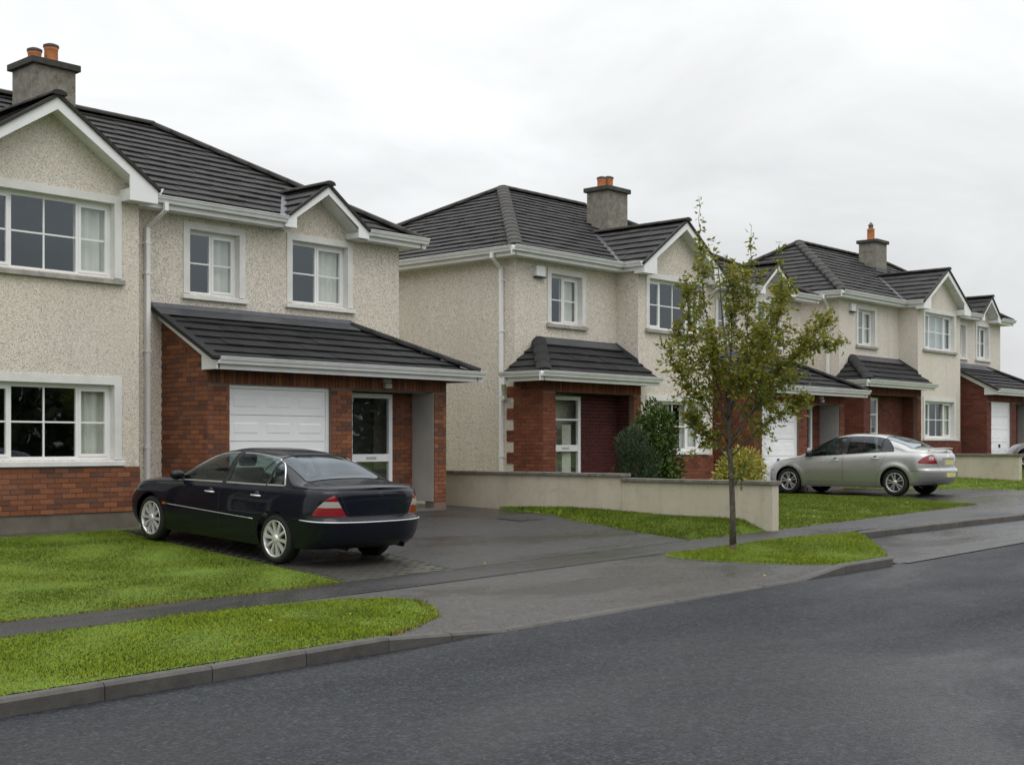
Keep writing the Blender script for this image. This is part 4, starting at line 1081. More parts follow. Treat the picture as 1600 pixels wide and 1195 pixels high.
        s.brickwork('L', gxl, G, M, Z(0.16), Z(3.4), top=rl)
        gd = (kx(12.67), kx(14.83), B, Z(2.24)); rc = (kx(15.31), kx(17.36), B, Z(2.24))
        s.brickwork('F', G, gxl, xr, Z(0.16), Z(2.50), [gd, rc], depth=0.12, soldier=(Z(2.25), Z(2.46)))
        s.brickwork('R', xr + 0.001, G, M, Z(0.16), Z(2.50), vis=0)
        for (p, q, y0_, y1_) in ((gxl + 0.006, gd[0] - 0.01, G + 0.004, G + 0.25), (gd[1] + 0.01, rc[0] - 0.01, G + 0.004, G + 0.25), (rc[1] + 0.01, xr - 0.006, G + 0.004, G + 0.25), (gxl + 0.004, gxl + 0.2, G + 0.26, M)):
            mb = MB(); mb.box(p, q, y0_, y1_, B, Z(0.16)); s.part(mb, 'plinth', 'plinth')
        s.garage_door(G, gd[0], gd[1], Z(-0.02), gd[3])
        yr_ = G + 0.60
        dx0, dx1 = kx(15.72), kx(16.80)
        s.brickwork('F', yr_, dx1, rc[1], Z(0.05), Z(2.24))
        s.brickwork('F', yr_, rc[0] - 0.3, dx0, Z(0.05), Z(2.24), vis=0)
        s.glazed_door(yr_ + 0.02, dx0, dx1, Z(0.05), Z(2.20))
        mb = MB()
        mb.box(rc[1] - 0.012, rc[1] + 0.2, G + 0.13, yr_ - 0.005, Z(0.16), Z(2.24)); mb.box(rc[1] - 0.012, rc[1] + 0.05, G + 0.012, G + 0.125, Z(0.16), Z(2.235))
        mb.box(rc[0] - 0.2, rc[0] + 0.012, G + 0.13, yr_, Z(0.16), Z(2.24)); mb.box(rc[0], rc[1], G + 0.13, yr_, Z(2.235), Z(2.3))
        s.part(mb, 'recess_lining', 'grey_render')
        mb = MB(); mb.box(rc[0], rc[1], G - 0.02, yr_, B, Z(0.03)); s.part(mb, 'doorstep', 'stone_grey')
        # lean-to roof of the garage
        mb = MB(); mb.poly([(E0, ye, gze), (E1, ye, gze), (E1 - run, M, gzt), (E0, M, gzt)]); mb.poly([(E1, ye, gze), (E1, M, gze), (E1 - run, M, gzt)])
        mb.poly([(gxl, ye, gze - 0.14), (E1, ye, gze - 0.14), (E1, G, gze - 0.14), (gxl, G, gze - 0.14)]); mb.poly([(xr, G, gze - 0.14), (E1, G, gze - 0.14), (E1, M, gze - 0.14), (xr, M, gze - 0.14)])
        mb.poly([(E1, M, gze), (E1 - run, M, gzt), (xr, M, gze - 0.14), (E1, M, gze - 0.14)])
        gr = s.part(mb, 'garage_roof', 'underlay')
        s.slope(gr, (E0, ye, gze), (1, 0, 0), (0, run / gs, (gzt - gze) / gs), [(0, 0), (E1 - E0, 0), (E1 - E0 - run, gs), (0, gs)], mat='roof_tile_dark')
        s.slope(gr, (E1, ye, gze), (0, 1, 0), (-run / gs, 0, (gzt - gze) / gs), [(0, 0), (run, 0), (run, gs)], mat='roof_tile_dark', vis=0)
        s.ridge(gr, (E1 + 0.02, ye - 0.02, gze + 0.05), (E1 - run, M, gzt + 0.03), 0.135, one=near, mat='roof_tile_dark')
        mb = MB(); mb.prism([(E0, M - 0.001, gzt + 0.13), (E0, M - 0.02, gzt + 0.13), (E0, M - 0.05, gzt + 0.06), (E0, M - 0.28, gzt - 0.28 * tg + 0.075), (E0, M - 0.28, gzt - 0.28 * tg + 0.06), (E0, M - 0.001, gzt + 0.03)], (E1 - run - E0, 0, 0)); s.part(mb, 'lead_flashing', 'lead')
        # left verge: board, boxed end, dark edge tiles
        mb = MB(); xb = gxl - 0.075
        mb.prism([(xb, ye, gze + 0.02), (xb, M, gzt + 0.02), (xb, M, gzt - 0.14), (xb, ye + 0.46, gze + tg * 0.46 - 0.15), (xb, ye + 0.46, gze - 0.145), (xb, ye, gze - 0.145)], (0.025, 0, 0)); s.part(mb, 'bargeboard', 'upvc')
        mb = MB(); mb.box(xb + 0.026, gxl + 0.02, ye + 0.01, ye + 0.46, gze - 0.143, gze - 0.02); s.part(mb, 'eaves_box', 'soffit')
        mb = MB(); mb.prism([(E0 - 0.005, ye - 0.03, gze + 0.06), (E0 - 0.005, M, gzt + 0.06), (E0 - 0.005, M, gzt - 0.01), (E0 - 0.005, ye - 0.03, gze - 0.01)], (0.14, 0, 0)); mb.build('verge_strip', 'roof_tile_dark', gr)
        s.gutter([(E0 + 0.1, ye), (E1 + 0.125, ye)], (0, -1), Z(2.65)); s.gutter([(E1, ye), (E1, M)], (1, 0), Z(2.65))
        mb = MB(); mb.box(kx(16.0), kx(16.2), G - 0.09, G, Z(2.37), Z(2.46)); mb.box(kx(16.02), kx(16.18), G - 0.12, G - 0.02, Z(2.27), Z(2.37)); s.part(mb, 'porch_light', 'lamp_clear', bevel=0.02)
        # ---------------- porch on the left
        e0, e1, pe = x0 - 0.40, xg0 + 0.10, PF - 0.38; pze, pzt = Z(2.63), Z(3.42); pr_ = M - pe; tp = (pzt - pze) / pr_; ps = math.hypot(pr_, pzt - pze)
        po = (x0 + 0.41, xg0 - 0.39, B, Z(2.28)); pv = 1 if s.leftvis else 0
        s.brickwork('L', x0 - 0.004, PF, M + 0.02, Z(0.05), Z(2.50), vis=pv)
        s.brickwork('F', PF, x0, xg0 - 0.12, Z(0.05), Z(2.50), [po], depth=0.12, soldier=(Z(2.29), Z(2.50)), vis=pv)
        py_ = PF + 0.5
        pdx0, pdx1 = x0 + 0.78, x0 + 1.83
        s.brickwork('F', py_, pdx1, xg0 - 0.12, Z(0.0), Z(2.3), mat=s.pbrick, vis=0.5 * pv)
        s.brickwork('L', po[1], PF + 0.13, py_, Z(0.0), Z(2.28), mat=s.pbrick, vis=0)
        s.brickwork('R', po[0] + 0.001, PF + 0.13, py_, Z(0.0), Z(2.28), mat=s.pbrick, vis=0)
        s.glazed_door(py_ + 0.03, pdx0, pdx1, Z(0.02), Z(2.22), (0.48,), True, 0.765)
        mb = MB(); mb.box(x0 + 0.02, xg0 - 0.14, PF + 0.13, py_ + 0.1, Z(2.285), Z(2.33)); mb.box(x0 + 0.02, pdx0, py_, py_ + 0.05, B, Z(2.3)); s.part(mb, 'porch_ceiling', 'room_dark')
        mb = MB(); mb.box(x0 + 0.02, xg0 - 0.14, PF - 0.02, py_, B, Z(0.0)); s.part(mb, 'doorstep', 'stone_grey')
        # toothed quoin where the porch bricks key into the side wall
        z = Z(0.28); n = 0
        while z < Z(2.3):
            s.brickwork('L', x0 - 0.006, M + 0.02, M + 0.22, z, z + 3 * COURSE, vis=pv, name='quoin'); z += 6 * COURSE
        mb = MB(); mb.poly([(e0, pe, pze), (e1, pe, pze), (e1, M, pzt), (e0 + pr_, M, pzt)]); mb.poly([(e0, pe, pze), (e0 + pr_, M, pzt), (e0, M, pze)])
        mb.poly([(e0, pe, pze - 0.13), (e1, pe, pze - 0.13), (e1, PF, pze - 0.13), (e0, PF, pze - 0.13)]); mb.poly([(e0, PF, pze - 0.13), (x0, PF, pze - 0.13), (x0, M, pze - 0.13), (e0, M, pze - 0.13)]); mb.poly([(e0, M, pze), (e0 + pr_, M, pzt), (x0, M, pze - 0.13), (e0, M, pze - 0.13)])
        mb.poly([(e1, pe, pze), (e1, GA, pze + tp * (GA - pe)), (e1, GA, pze - 0.13), (e1, pe, pze - 0.13)])
        pr = s.part(mb, 'porch_roof', 'underlay')
        s.slope(pr, (e0, pe, pze), (1, 0, 0), (0, pr_ / ps, (pzt - pze) / ps), [(0, 0), (e1 - e0, 0), (e1 - e0, ps), (pr_, ps)], mat='roof_tile_dark', vis=pv)
        s.slope(pr, (e0, M, pze), (0, -1, 0), (pr_ / ps, 0, (pzt - pze) / ps), [(0, 0), (pr_, 0), (0, ps)], mat='roof_tile_dark', vis=pv)
        s.ridge(pr, (e0 - 0.0, pe, pze + 0.05), (e0 + pr_, M, pzt + 0.03), 0.145, one=near, mat='roof_tile_dark')
        mb = MB(); mb.prism([(e0 + pr_ - 0.1, M - 0.001, pzt + 0.10), (e0 + pr_ - 0.1, M - 0.05, pzt + 0.05), (e0 + pr_ - 0.1, M - 0.22, pzt - 0.22 * tp + 0.07), (e0 + pr_ - 0.1, M - 0.001, pzt + 0.02)], (xg0 - e0 - pr_ + 0.1, 0, 0))
        mb.prism([(xg0 - 0.001, M, pzt + 0.12), (xg0 - 0.001, GA, pze + tp * (GA - pe) + 0.14), (xg0 - 0.001, GA - 0.05, pze + tp * (GA - pe) + 0.0), (xg0 - 0.001, M, pzt - 0.05)], (-0.02, 0, 0)); s.part(mb, 'lead_flashing', 'lead')
        s.gutter([(e0 - 0.125, pe), (e1, pe)], (0, -1), Z(2.68)); s.gutter([(e0, pe), (e0, M)], (-1, 0), Z(2.68))
        # ---------------- chimney
        cx0, cx1, cy0, cy1, ct = s.chim; ct = ct
        mb = MB(); mb.box(cx0, cx1, cy0, cy1, zr - 2.6, ct - 0.12); ch = s.part(mb, 'chimney', 'chimney_render')
        mb = MB(); mb.box(cx0 - 0.07, cx1 + 0.07, cy0 - 0.07, cy1 + 0.07, ct - 0.12, ct - 0.005); mb.build('chimney_cap', 'chimney_cap', ch, bevel=0.012)
        pots = s.pots
        for (t, h, r_, hood) in pots:
            px, py_c = lerp(cx0, cx1, t), (cy0 + cy1) / 2 + 0.04
            mb = MB(); mb.lathe([(r_ * 1.05, 0), (r_, 0.05), (r_ * 0.97, h - 0.06), (r_ * 1.02, h - 0.05), (r_ * 1.05, h), (r_ * 0.8, h), (r_ * 0.75, h - 0.15), (0.0, h - 0.16)], (px, py_c, ct - 0.01), seg=20); pot = mb.build('chimney_pot', 'terracotta', ch)
            mb = MB()
            if hood: 
                mb.tube([(px, py_c, ct + h - 0.02), (px, py_c, ct + h + 0.10)], [r_ * 0.75, r_ * 0.5], 10); mb.lathe([(r_ * 0.75, 0.10), (r_ * 0.7, 0.13), (0.02, 0.22), (0.0, 0.24)], (px, py_c, ct + h), seg=12)
            else:
                mb.lathe([(r_ * 1.14, -0.015), (r_ * 1.14, 0.022), (r_ * 0.6, 0.05), (0.0, 0.06)], (px, py_c, ct + h), seg=20)
            mb.build('pot_cowl', 'dark_metal' if not hood else 'stone_grey', pot)
        mb = MB(); mb.box(cx0 - 0.012, cx1 + 0.012, cy0 - 0.012, cy1, zr - 2.6, ze + tanp * (cy0 - Yf) + 0.16); mb.build('chimney_flashing', 'lead', ch)
        # ---------------- rainwater pipes
        if s.near: s.downpipe([(xg1 + 0.66, Yf - 0.065, zt - 0.11), (xg1 + 0.66, Yf - 0.065, zt - 0.24), (xg1 + 0.52, M - 0.055, zt - 0.50), (xg1 + 0.52, M - 0.055, Z(0.35)), (xg1 + 0.52, M - 0.10, Z(0.25))], [(xg1 + 0.52, M - 0.045, Z(z)) for z in (1.2, 2.8, 4.1, 4.6)])
        if s.leftvis:
            s.downpipe([(X0 - 0.065, M + 0.30, zt - 0.11), (X0 - 0.065, M + 0.30, zt - 0.22), (x0 - 0.055, M + 0.34, zt - 0.42), (x0 - 0.055, M + 0.34, Z(0.05))], [(x0 - 0.045, M + 0.34, Z(z)) for z in (0.9, 2.2, 3.6, 4.7)])
            s.downpipe([(e0 - 0.05, M - 0.10, Z(2.57)), (e0 - 0.05, M - 0.10, Z(2.42)), (x0 - 0.05, M + 0.24, Z(2.2)), (x0 - 0.05, M + 0.28, Z(2.1))], [(x0 - 0.05, M + 0.26, Z(2.15))])
            mb = MB(); mb.box(x0 + 0.62, x0 + 0.92, M - 0.09, M, Z(4.82), Z(5.05)); al = s.part(mb, 'alarm_box', 'upvc', bevel=0.012)
            mb = MB(); mb.box(x0 + 0.61, x0 + 0.93, M - 0.10, M - 0.005, Z(4.79), Z(4.816)); mb.build('alarm_base', 'dark_metal', al)
        s.finish_bricks(s.nb); s.finish_tiles(s.ntile)

House(label='nearest house, gable cut by the left edge, white garage door behind the dark saloon', x0=4.85, xg0=8.30, xg1=11.42, xr=17.68, gxl=12.25, M=19.08, dz=0.0, d=3.45, tanp=0.5936, peb='pebbledash', brick='brick_orange', pbrick='brick_orange', near=True, leftvis=False,
      chim=(10.95, 11.72, 20.95, 21.72, 7.88), pots=[(0.30, 0.22, 0.115, False), (0.70, 0.36, 0.12, False)],
      curt=[((0.5, 1.0, 1),), ((0.745, 1.0, 1.0),), ((0.80, 1.0, 1.2), (0.0, 0.16, 1)), ((0.52, 0.97, 1.0),), ((0.52, 1.0, 1.0),)], blind=False, nb=300, ntile=300).build()
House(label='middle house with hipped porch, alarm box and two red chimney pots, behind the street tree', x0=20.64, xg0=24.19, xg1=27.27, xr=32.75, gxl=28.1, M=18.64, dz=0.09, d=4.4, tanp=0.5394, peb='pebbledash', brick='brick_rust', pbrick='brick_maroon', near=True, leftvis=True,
      chim=(26.45, 27.30, 20.66, 21.34, 7.93), pots=[(0.28, 0.25, 0.115, False), (0.62, 0.30, 0.12, False)],
      curt=[((0.52, 1.0, 1.0),), ((0.0, 0.08, 1), (0.93, 1.0, 1.0)), ((0.7, 0.98, 1.0), (0.25, 0.5, 1.0)), ((0.5, 1, 1),), ((0.5, 1, 1),)], blind=False, nb=300, ntile=300).build()
House(label='farthest house at the right edge, single chimney pot, cream walls and red brick garage', x0=35.34, xg0=39.3, xg1=42.55, xr=47.6, gxl=43.1, M=18.84, dz=0.46, d=3.2, tanp=0.627, peb='pebbledash_far', brick='brick_red', pbrick='brick_red', near=False, leftvis=True,
      chim=(41.75, 42.55, 20.85, 21.5, 8.36), pots=[(0.42, 0.42, 0.13, True)],
      curt=[((0.5, 1.0, 1.0),), ((0.0, 1.0, 0.6),), ((0.75, 1.0, 1.0),), ((0.0, 1, 1),), ((0.5, 1, 1),)], blind=True, nb=0, ntile=0).build()

# ------------------------------------------------------------------ cars
def pchip(xs, ys):
    xs = np.array(xs, float); ys = np.array(ys, float)
    if xs[0] > xs[-1]: xs, ys = xs[::-1], ys[::-1]
    h = np.diff(xs); dl = np.diff(ys) / h; m = np.zeros(len(xs))
    for i in range(1, len(xs) - 1):
        if dl[i - 1] * dl[i] > 0:
            w1, w2 = 2 * h[i] + h[i - 1], h[i] + 2 * h[i - 1]; m[i] = (w1 + w2) / (w1 / dl[i - 1] + w2 / dl[i])
    m[0], m[-1] = dl[0], dl[-1]
    def f(x):
        x = np.clip(np.asarray(x, float), xs[0], xs[-1]); i = np.clip(np.searchsorted(xs, x) - 1, 0, len(h) - 1)
        t = (x - xs[i]) / h[i]; t2, t3 = t * t, t * t * t
        r = (2 * t3 - 3 * t2 + 1) * ys[i] + (t3 - 2 * t2 + t) * h[i] * m[i] + (-2 * t3 + 3 * t2) * ys[i + 1] + (t3 - t2) * h[i] * m[i + 1]
        return float(r) if r.ndim == 0 else r
    return f
def in_poly(p, poly):
    x, y = p; r = False; n = len(poly)
    for i in range(n):
        x1, y1 = poly[i]; x2, y2 = poly[(i + 1) % n]
        if (y1 > y) != (y2 > y) and x < (x2 - x1) * (y - y1) / (y2 - y1) + x1: r = not r
    return r
AXV = [Vector((1, 0, 0)), Vector((0, 1, 0)), Vector((0, 0, 1))]
def carve(bm, lay, poly, ax, cond, tid=None, only=None):
    i, j = ax; pad = 0.02
    a0, a1 = min(p[0] for p in poly) - pad, max(p[0] for p in poly) + pad; b0, b1 = min(p[1] for p in poly) - pad, max(p[1] for p in poly) + pad
    def cand():
        r = []
        for f in bm.faces:
            vs = [v.co for v in f.verts]
            if max(v[i] for v in vs) < a0 or min(v[i] for v in vs) > a1 or max(v[j] for v in vs) < b0 or min(v[j] for v in vs) > b1: continue
            if cond(f.calc_center_median()): r.append(f)
        return r
    for k in range(len(poly)):
        p, q = poly[k], poly[(k + 1) % len(poly)]
        dx, dy = q[0] - p[0], q[1] - p[1]; L = math.hypot(dx, dy)
        if L < 1e-5: continue
        no = AXV[i] * (dy / L) - AXV[j] * (dx / L); co = AXV[i] * p[0] + AXV[j] * p[1]
        # only faces that reach the segment itself
        s0, s1 = min(p[0], q[0]) - 0.05, max(p[0], q[0]) + 0.05; t0, t1 = min(p[1], q[1]) - 0.05, max(p[1], q[1]) + 0.05
        fs = []
        for f in cand():
            vs = [v.co for v in f.verts]
            if max(v[i] for v in vs) < s0 or min(v[i] for v in vs) > s1 or max(v[j] for v in vs) < t0 or min(v[j] for v in vs) > t1: continue
            fs.append(f)
        if not fs: continue
        es = {e for f in fs for e in f.edges}; vs = {v for f in fs for v in f.verts}
        bmesh.ops.bisect_plane(bm, geom=list(vs) + list(es) + fs, plane_co=co, plane_no=no, dist=1e-5)
    r = []
    for f in cand():
        c = f.calc_center_median()
        if in_poly((c[i], c[j]), poly) and (only is None or only(c)):
            if tid is not None: f[lay] = tid
            r.append(f)
    return r

from mathutils.bvhtree import BVHTree
from mathutils.interpolate import poly_3d_calc
def normal_ref(bm):
    """the uncut surface, to take smooth normals from"""
    bm.normal_update(); bm.faces.ensure_lookup_table()
    return BVHTree.FromBMesh(bm), [([v.co.copy() for v in f.verts], [v.normal.copy() for v in f.verts]) for f in bm.faces]
def ref_normals(me, ref):
    tree, fv = ref; out = []
    for v in me.vertices:
        co, n, i, dd = tree.find_nearest(v.co)
        cs, ns = fv[i]; w = poly_3d_calc(cs, co); q = Vector((0, 0, 0))
        for k, x in enumerate(w): q += ns[k] * x
        out.append(tuple(q.normalized()))
    me.normals_split_custom_set_from_vertices(out)
def make_car(P):
    root = empty('car', (0, 0, 0)); tag(root, P['label'], 'car', 'cars parked on the driveways')
    xr, xf, W0 = P['xr'], P['xf'], P['W']; cf, cr, nf, nr = P['cf'], P['cr'], P['nf'], P['nr']
    zb, zt, zl = pchip(*zip(*P['zb'])), pchip(*zip(*P['zt'])), pchip(*zip(*P['zl']))
    ef, er, pi = pchip(*zip(*P['ef'])), pchip(*zip(*P['er'])), pchip(*zip(*P['pi']))
    ra, fa, RW = P['ra'], P['fa'], P['rw']; AR = P['arch']
    zmax = max(z for _, z in P['zt'])
    def bow(x): return 1 - 0.03 * ((x + 0.1) / 2.4) ** 2
    def flare(x, z):
        if not P.get('flare'): return 0.0
        r = 0.0
        for c in (ra, fa):
            d = math.hypot(x - c, z - RW); r += P['flare'] * math.exp(-((d - AR - 0.04) / 0.05) ** 2)
        return r
    def half_w(x, v):
        w = (W0 - pi(v)) * bow(x); a, b = xf - ef(v), xr + er(v)
        if x > a - cf: w *= max(0.0, 1 - min(1.0, (x - a + cf) / cf) ** nf) ** (1 / nf)
        if x < b + cr: w *= max(0.0, 1 - min(1.0, (b + cr - x) / cr) ** nr) ** (1 / nr)
        return w
    def side_y(x, z):
        v = (z - zl(x)) / (zb(x) - zl(x)); return half_w(x, min(1, max(0, v))) + flare(x, z)
    # ---- lower shell
    NV = 26; nc, ns = 18, 62
    par = [('f', R(90) * k / nc) for k in range(nc)] + [('s', k / ns) for k in range(ns + 1)] + [('r', R(90) * k / nc) for k in range(nc - 1, -1, -1)]
    bm = bmesh.new(); lay = bm.faces.layers.int.new('tag'); ring = []
    for sgn in (1, -1):
        grid = []
        for jv in range(NV + 1):
            v = jv / NV; a, b = xf - ef(v), xr + er(v); rowv = []
            for (kd, t) in par:
                if kd == 's': x = lerp(a - cf, b + cr, t); y = (W0 - pi(v)) * bow(x)
                elif kd == 'f': x = a - cf + cf * math.cos(t) ** (2 / nf); y = (W0 - pi(v)) * bow(x) * math.sin(t) ** (2 / nf)
                else: x = b + cr - cr * math.cos(t) ** (2 / nr); y = (W0 - pi(v)) * bow(x) * math.sin(t) ** (2 / nr)
                z = zl(x) + (zb(x) - zl(x)) * v
                if kd == 's': y += flare(x, z)
                rowv.append(bm.verts.new((x, sgn * y, z)))
            grid.append(rowv)
        for jv in range(NV):
            for k in range(len(par) - 1):
                q = [grid[jv][k], grid[jv][k + 1], grid[jv + 1][k + 1], grid[jv + 1][k]]
                bm.faces.new(q if sgn < 0 else q[::-1])
    bmesh.ops.remove_doubles(bm, verts=bm.verts[:], dist=1e-4)
    ref = normal_ref(bm)
    T = dict(body=0, arch=1, seam=2, door=3, red=5, clear=6, rbump=7, fbump=8, head=9)
    for c in (ra, fa):
        circ = [(c + AR * math.cos(2 * math.pi * k / 28), RW + 0.01 + AR * math.sin(2 * math.pi * k / 28)) for k in range(28)]
        carve(bm, lay, circ, (0, 2), lambda q: abs(q.y) > 0.5, T['arch'])
    # bumpers
    for (c, lim, nm) in ((P['rb'], -1, 'rbump'), (P['fb'], 1, 'fbump')):
        x_in, z_t = c
        poly = [(lim * 3, 0.0), (x_in, 0.0), (x_in, z_t), (lim * 3, z_t)]
        carve(bm, lay, poly, (0, 2), lambda q: True, T[nm], only=lambda q: (q.x - ra) ** 2 + (q.z - RW - 0.01) ** 2 > (AR - 0.004) ** 2 and (q.x - fa) ** 2 + (q.z - RW - 0.01) ** 2 > (AR - 0.004) ** 2)
        poly = [(lim * 3, z_t - 0.001), (x_in, z_t - 0.001), (x_in, z_t + 0.007), (lim * 3, z_t + 0.007)]
        carve(bm, lay, poly, (0, 2), lambda q: True, T['seam'])
    # doors with dark shut lines
    doors = P['doors']
    for dp in doors:
        cx = sum(p[0] for p in dp) / len(dp); cz = sum(p[1] for p in dp) / len(dp)
        far = lambda q: abs(q.y) > 0.5
        carve(bm, lay, dp, (0, 2), far, T['seam'], only=lambda q: (q.x - ra) ** 2 + (q.z - RW) ** 2 > (AR + 0.01) ** 2)
        ins = []
        n = len(dp)
        for k in range(n):      # inset polygon by the gap
            a, b, c_ = dp[k - 1], dp[k], dp[(k + 1) % n]
            def nrm(p, q):
                L = math.hypot(q[0] - p[0], q[1] - p[1]); return ((q[1] - p[1]) / L, -(q[0] - p[0]) / L)
            n1, n2 = nrm(a, b), nrm(b, c_); m = (n1[0] + n2[0], n1[1] + n2[1]); L2 = m[0] ** 2 + m[1] ** 2
            ins.append((b[0] + m[0] * 2 * 0.0045 / L2, b[1] + m[1] * 2 * 0.0045 / L2))
        if area2(ins) > area2(dp): ins = [(2 * b[0] - q[0], 2 * b[1] - q[1]) for b, q in zip(dp, ins)]
        carve(bm, lay, ins, (0, 2), far, T['door'], only=lambda q: (q.x - ra) ** 2 + (q.z - RW) ** 2 > (AR + 0.01) ** 2)
    # tail lamps wrapping the corners
    tl_side, tl_rear = P['tl_side'], P['tl_rear']
    rear_both = [tl_rear, [(-a, b) for a, b in tl_rear]]
    for tr in rear_both: carve(bm, lay, tr, (1, 2), lambda q: q.x < -1.9)
    okr = lambda q: any(in_poly((q.y, q.z), tr) for tr in rear_both)
    carve(bm, lay, tl_side, (0, 2), lambda q: q.x < -1.8 and abs(q.y) > 0.3, T['red'], only=okr)
    z0c, z1c = P['tl_clear']
    cxl = P.get('clear_x', -1.8); bandp = [(-3, z0c), (cxl, z0c), (cxl, z1c), (-3, z1c)]
    carve(bm, lay, bandp, (0, 2), lambda q: q.x < -1.9 and abs(q.y) > 0.3, T['clear'], only=lambda q: okr(q) and in_poly((q.x, q.z), tl_side) and q.x < P.get('clear_x', 0) and abs(q.y) > P.get('clear_y', 0))
    # head lamps
    for hr_ in (P['hl'], [(-a, b) for a, b in P['hl']]):
        carve(bm, lay, hr_, (1, 2), lambda q: q.x > 1.7, T['head'])
    # boot shut lines
    for (ya, yb) in P['boot']:
        for sg in (1, -1):
            carve(bm, lay, [(sg * ya, P['rb'][1]), (sg * (ya + 0.008), P['rb'][1]), (sg * (yb + 0.008), 1.2), (sg * yb, 1.2)], (1, 2), lambda q: q.x < -2.1, T['seam'], only=lambda q: not (okr(q) and in_poly((q.x, q.z), tl_side)))
    def split(bmx, lay, sel, name, mat, parent=root, smooth=True):
        fs = [f for f in bmx.faces if sel(f)]
        if not fs: return None
        idx = {}; vv = []; ff = []
        for f in fs:
            t = []
            for v in f.verts:
                if v.index not in idx: idx[v.index] = len(vv); vv.append(tuple(v.co))
                t.append(idx[v.index])
            ff.append(t)
        me = bpy.data.meshes.new(name); me.from_pydata(vv, [], ff); me.update()
        me.polygons.foreach_set('use_smooth', [smooth] * len(ff)); ref_normals(me, ref); me.materials.append(MATS[mat])
        o = bpy.data.objects.new(name, me); COL.objects.link(o); o.parent = parent
        return o
    bm.normal_update(); bm.verts.index_update()
    cy = lambda f: f.calc_center_median().y
    paint = P['paint']
    body = split(bm, lay, lambda f: f[lay] == T['body'], 'body', paint)
    split(bm, lay, lambda f: f[lay] == T['seam'], 'seam', 'black_trim', body)
    split(bm, lay, lambda f: f[lay] == T['rbump'], 'rear_bumper', paint)
    split(bm, lay, lambda f: f[lay] == T['fbump'], 'front_bumper', paint)
    for di, dp in enumerate(doors):
        for sg in (1, -1):
            dr = split(bm, lay, lambda f: f[lay] == T['door'] and cy(f) * sg > 0 and in_poly((f.calc_center_median().x, f.calc_center_median().z), dp), 'door', paint)
            hx, hz = P['handles'][di]
            y = side_y(hx, hz)
            mb = MB(); mb.tube([(hx + 0.10, sg * (y + 0.004), hz), (hx + 0.075, sg * (y + 0.03), hz + 0.002), (hx - 0.075, sg * (y + 0.03), hz + 0.004), (hx - 0.10, sg * (y + 0.004), hz + 0.002)], 0.011, 8); mb.build('door_handle', P['handle_mat'], dr, world_coords=False)
            mb = MB(); mb.lathe([(0.0, 0.0), (0.055, 0.0), (0.06, -0.01)], (hx, sg * (y + 0.001), hz), 'Y', 12); mb.build('handle_cup', 'black_trim', dr, world_coords=False)
    for sg in (1, -1):
        tl = split(bm, lay, lambda f: f[lay] == T['red'] and cy(f) * sg > 0, 'tail_light', 'lamp_red')
        if tl: split(bm, lay, lambda f: f[lay] == T['clear'] and cy(f) * sg > 0, 'reversing_lens', 'lamp_clear', tl)
        split(bm, lay, lambda f: f[lay] == T['head'] and cy(f) * sg > 0, 'headlight', 'lamp_head')
    bm.free()
    # ---- upper shell: bonnet, greenhouse, boot lid in one loft
    bm = bmesh.new(); lay = bm.faces.layers.int.new('tag')
    a, b = xf - ef(1), xr + er(1)
    st = sorted({b, a, *[lerp(b, b + cr, (1 - math.cos(R(90) * k / 14))) for k in range(15)], *[lerp(a, a - cf, (1 - math.cos(R(90) * k / 14))) for k in range(15)], *frange(b + cr, a - cf, 0.05)})
    NQ = 44; grid = []
    for x in st:
        w = max(0.012, half_w(x, 1.0)); h = max(0.004, zt(x) - zb(x)); hh = min(1, max(0, (h - 0.10) / 0.25)); hh = hh * hh * (3 - 2 * hh)
        n = lerp(2.3, 4.2, hh); rowv = []
        for q in range(NQ + 1):
            th = math.pi * q / NQ; c, s_ = abs(math.cos(th)) ** (2 / n), math.sin(th) ** (2 / n) if math.sin(th) > 1e-9 else 0.0
            fz = s_; wy = w - hh * (0.045 * min(1, fz / 0.12) + P['tumble'] * h * fz)
            rowv.append(bm.verts.new((x, (1 if math.cos(th) >= 0 else -1) * wy * c, zb(x) + h * fz)))
        grid.append(rowv)
    for i in range(len(st) - 1):
        for q in range(NQ): bm.faces.new([grid[i][q], grid[i + 1][q], grid[i + 1][q + 1], grid[i][q + 1]])
    bmesh.ops.remove_doubles(bm, verts=bm.verts[:], dist=1e-4)
    ref = normal_ref(bm)
    hx = lambda x: zt(x) - zb(x)
    d0, d1 = P['dlo']; re = P['dlo_round']
    lowz = lambda x: zb(x) + 0.035
    def upz(x):
        f = P['dlo_top']
        if x < d0 + re: f *= math.sqrt(max(0, 1 - ((d0 + re - x) / re) ** 2)) * 0.999
        return max(lowz(x) + 0.001, zb(x) + 0.035 + (hx(x) * f - 0.035 if hx(x) * f > 0.035 else 0) * 1.0)
    wins = []
    for (xa, xb, lean) in P['lights']:
        xs_ = frange(xa, xb, 0.06)
        sh = lambda x, zz: x + (lean * (zz - zb(x)) if abs(x - xb) < 1e-6 or abs(x - xa) < 1e-6 else 0)
        poly = [(x, lowz(x)) for x in xs_] + [(x, upz(x)) for x in xs_[::-1]]
        clean = []
        for p in poly:
            if not clean or math.hypot(p[0] - clean[-1][0], p[1] - clean[-1][1]) > 0.004: clean.append(p)
        wins.append(clean)
    cs_ = lambda q: abs(q.y) > 0.3
    ends = [x for L_ in P['lights'] for x in L_[:2]]; inner = [x for x in ends if min(ends) + 0.01 < x < max(ends) - 0.01]
    for (la, lb_) in zip(P['lights'][1:], P['lights'][:-1]):
        xa, xb = la[1], lb_[0]; carve(bm, lay, [(xa, lowz(xa)), (xb, lowz(xb)), (xb, upz(xb)), (xa, upz(xa))], (0, 2), cs_, 30)
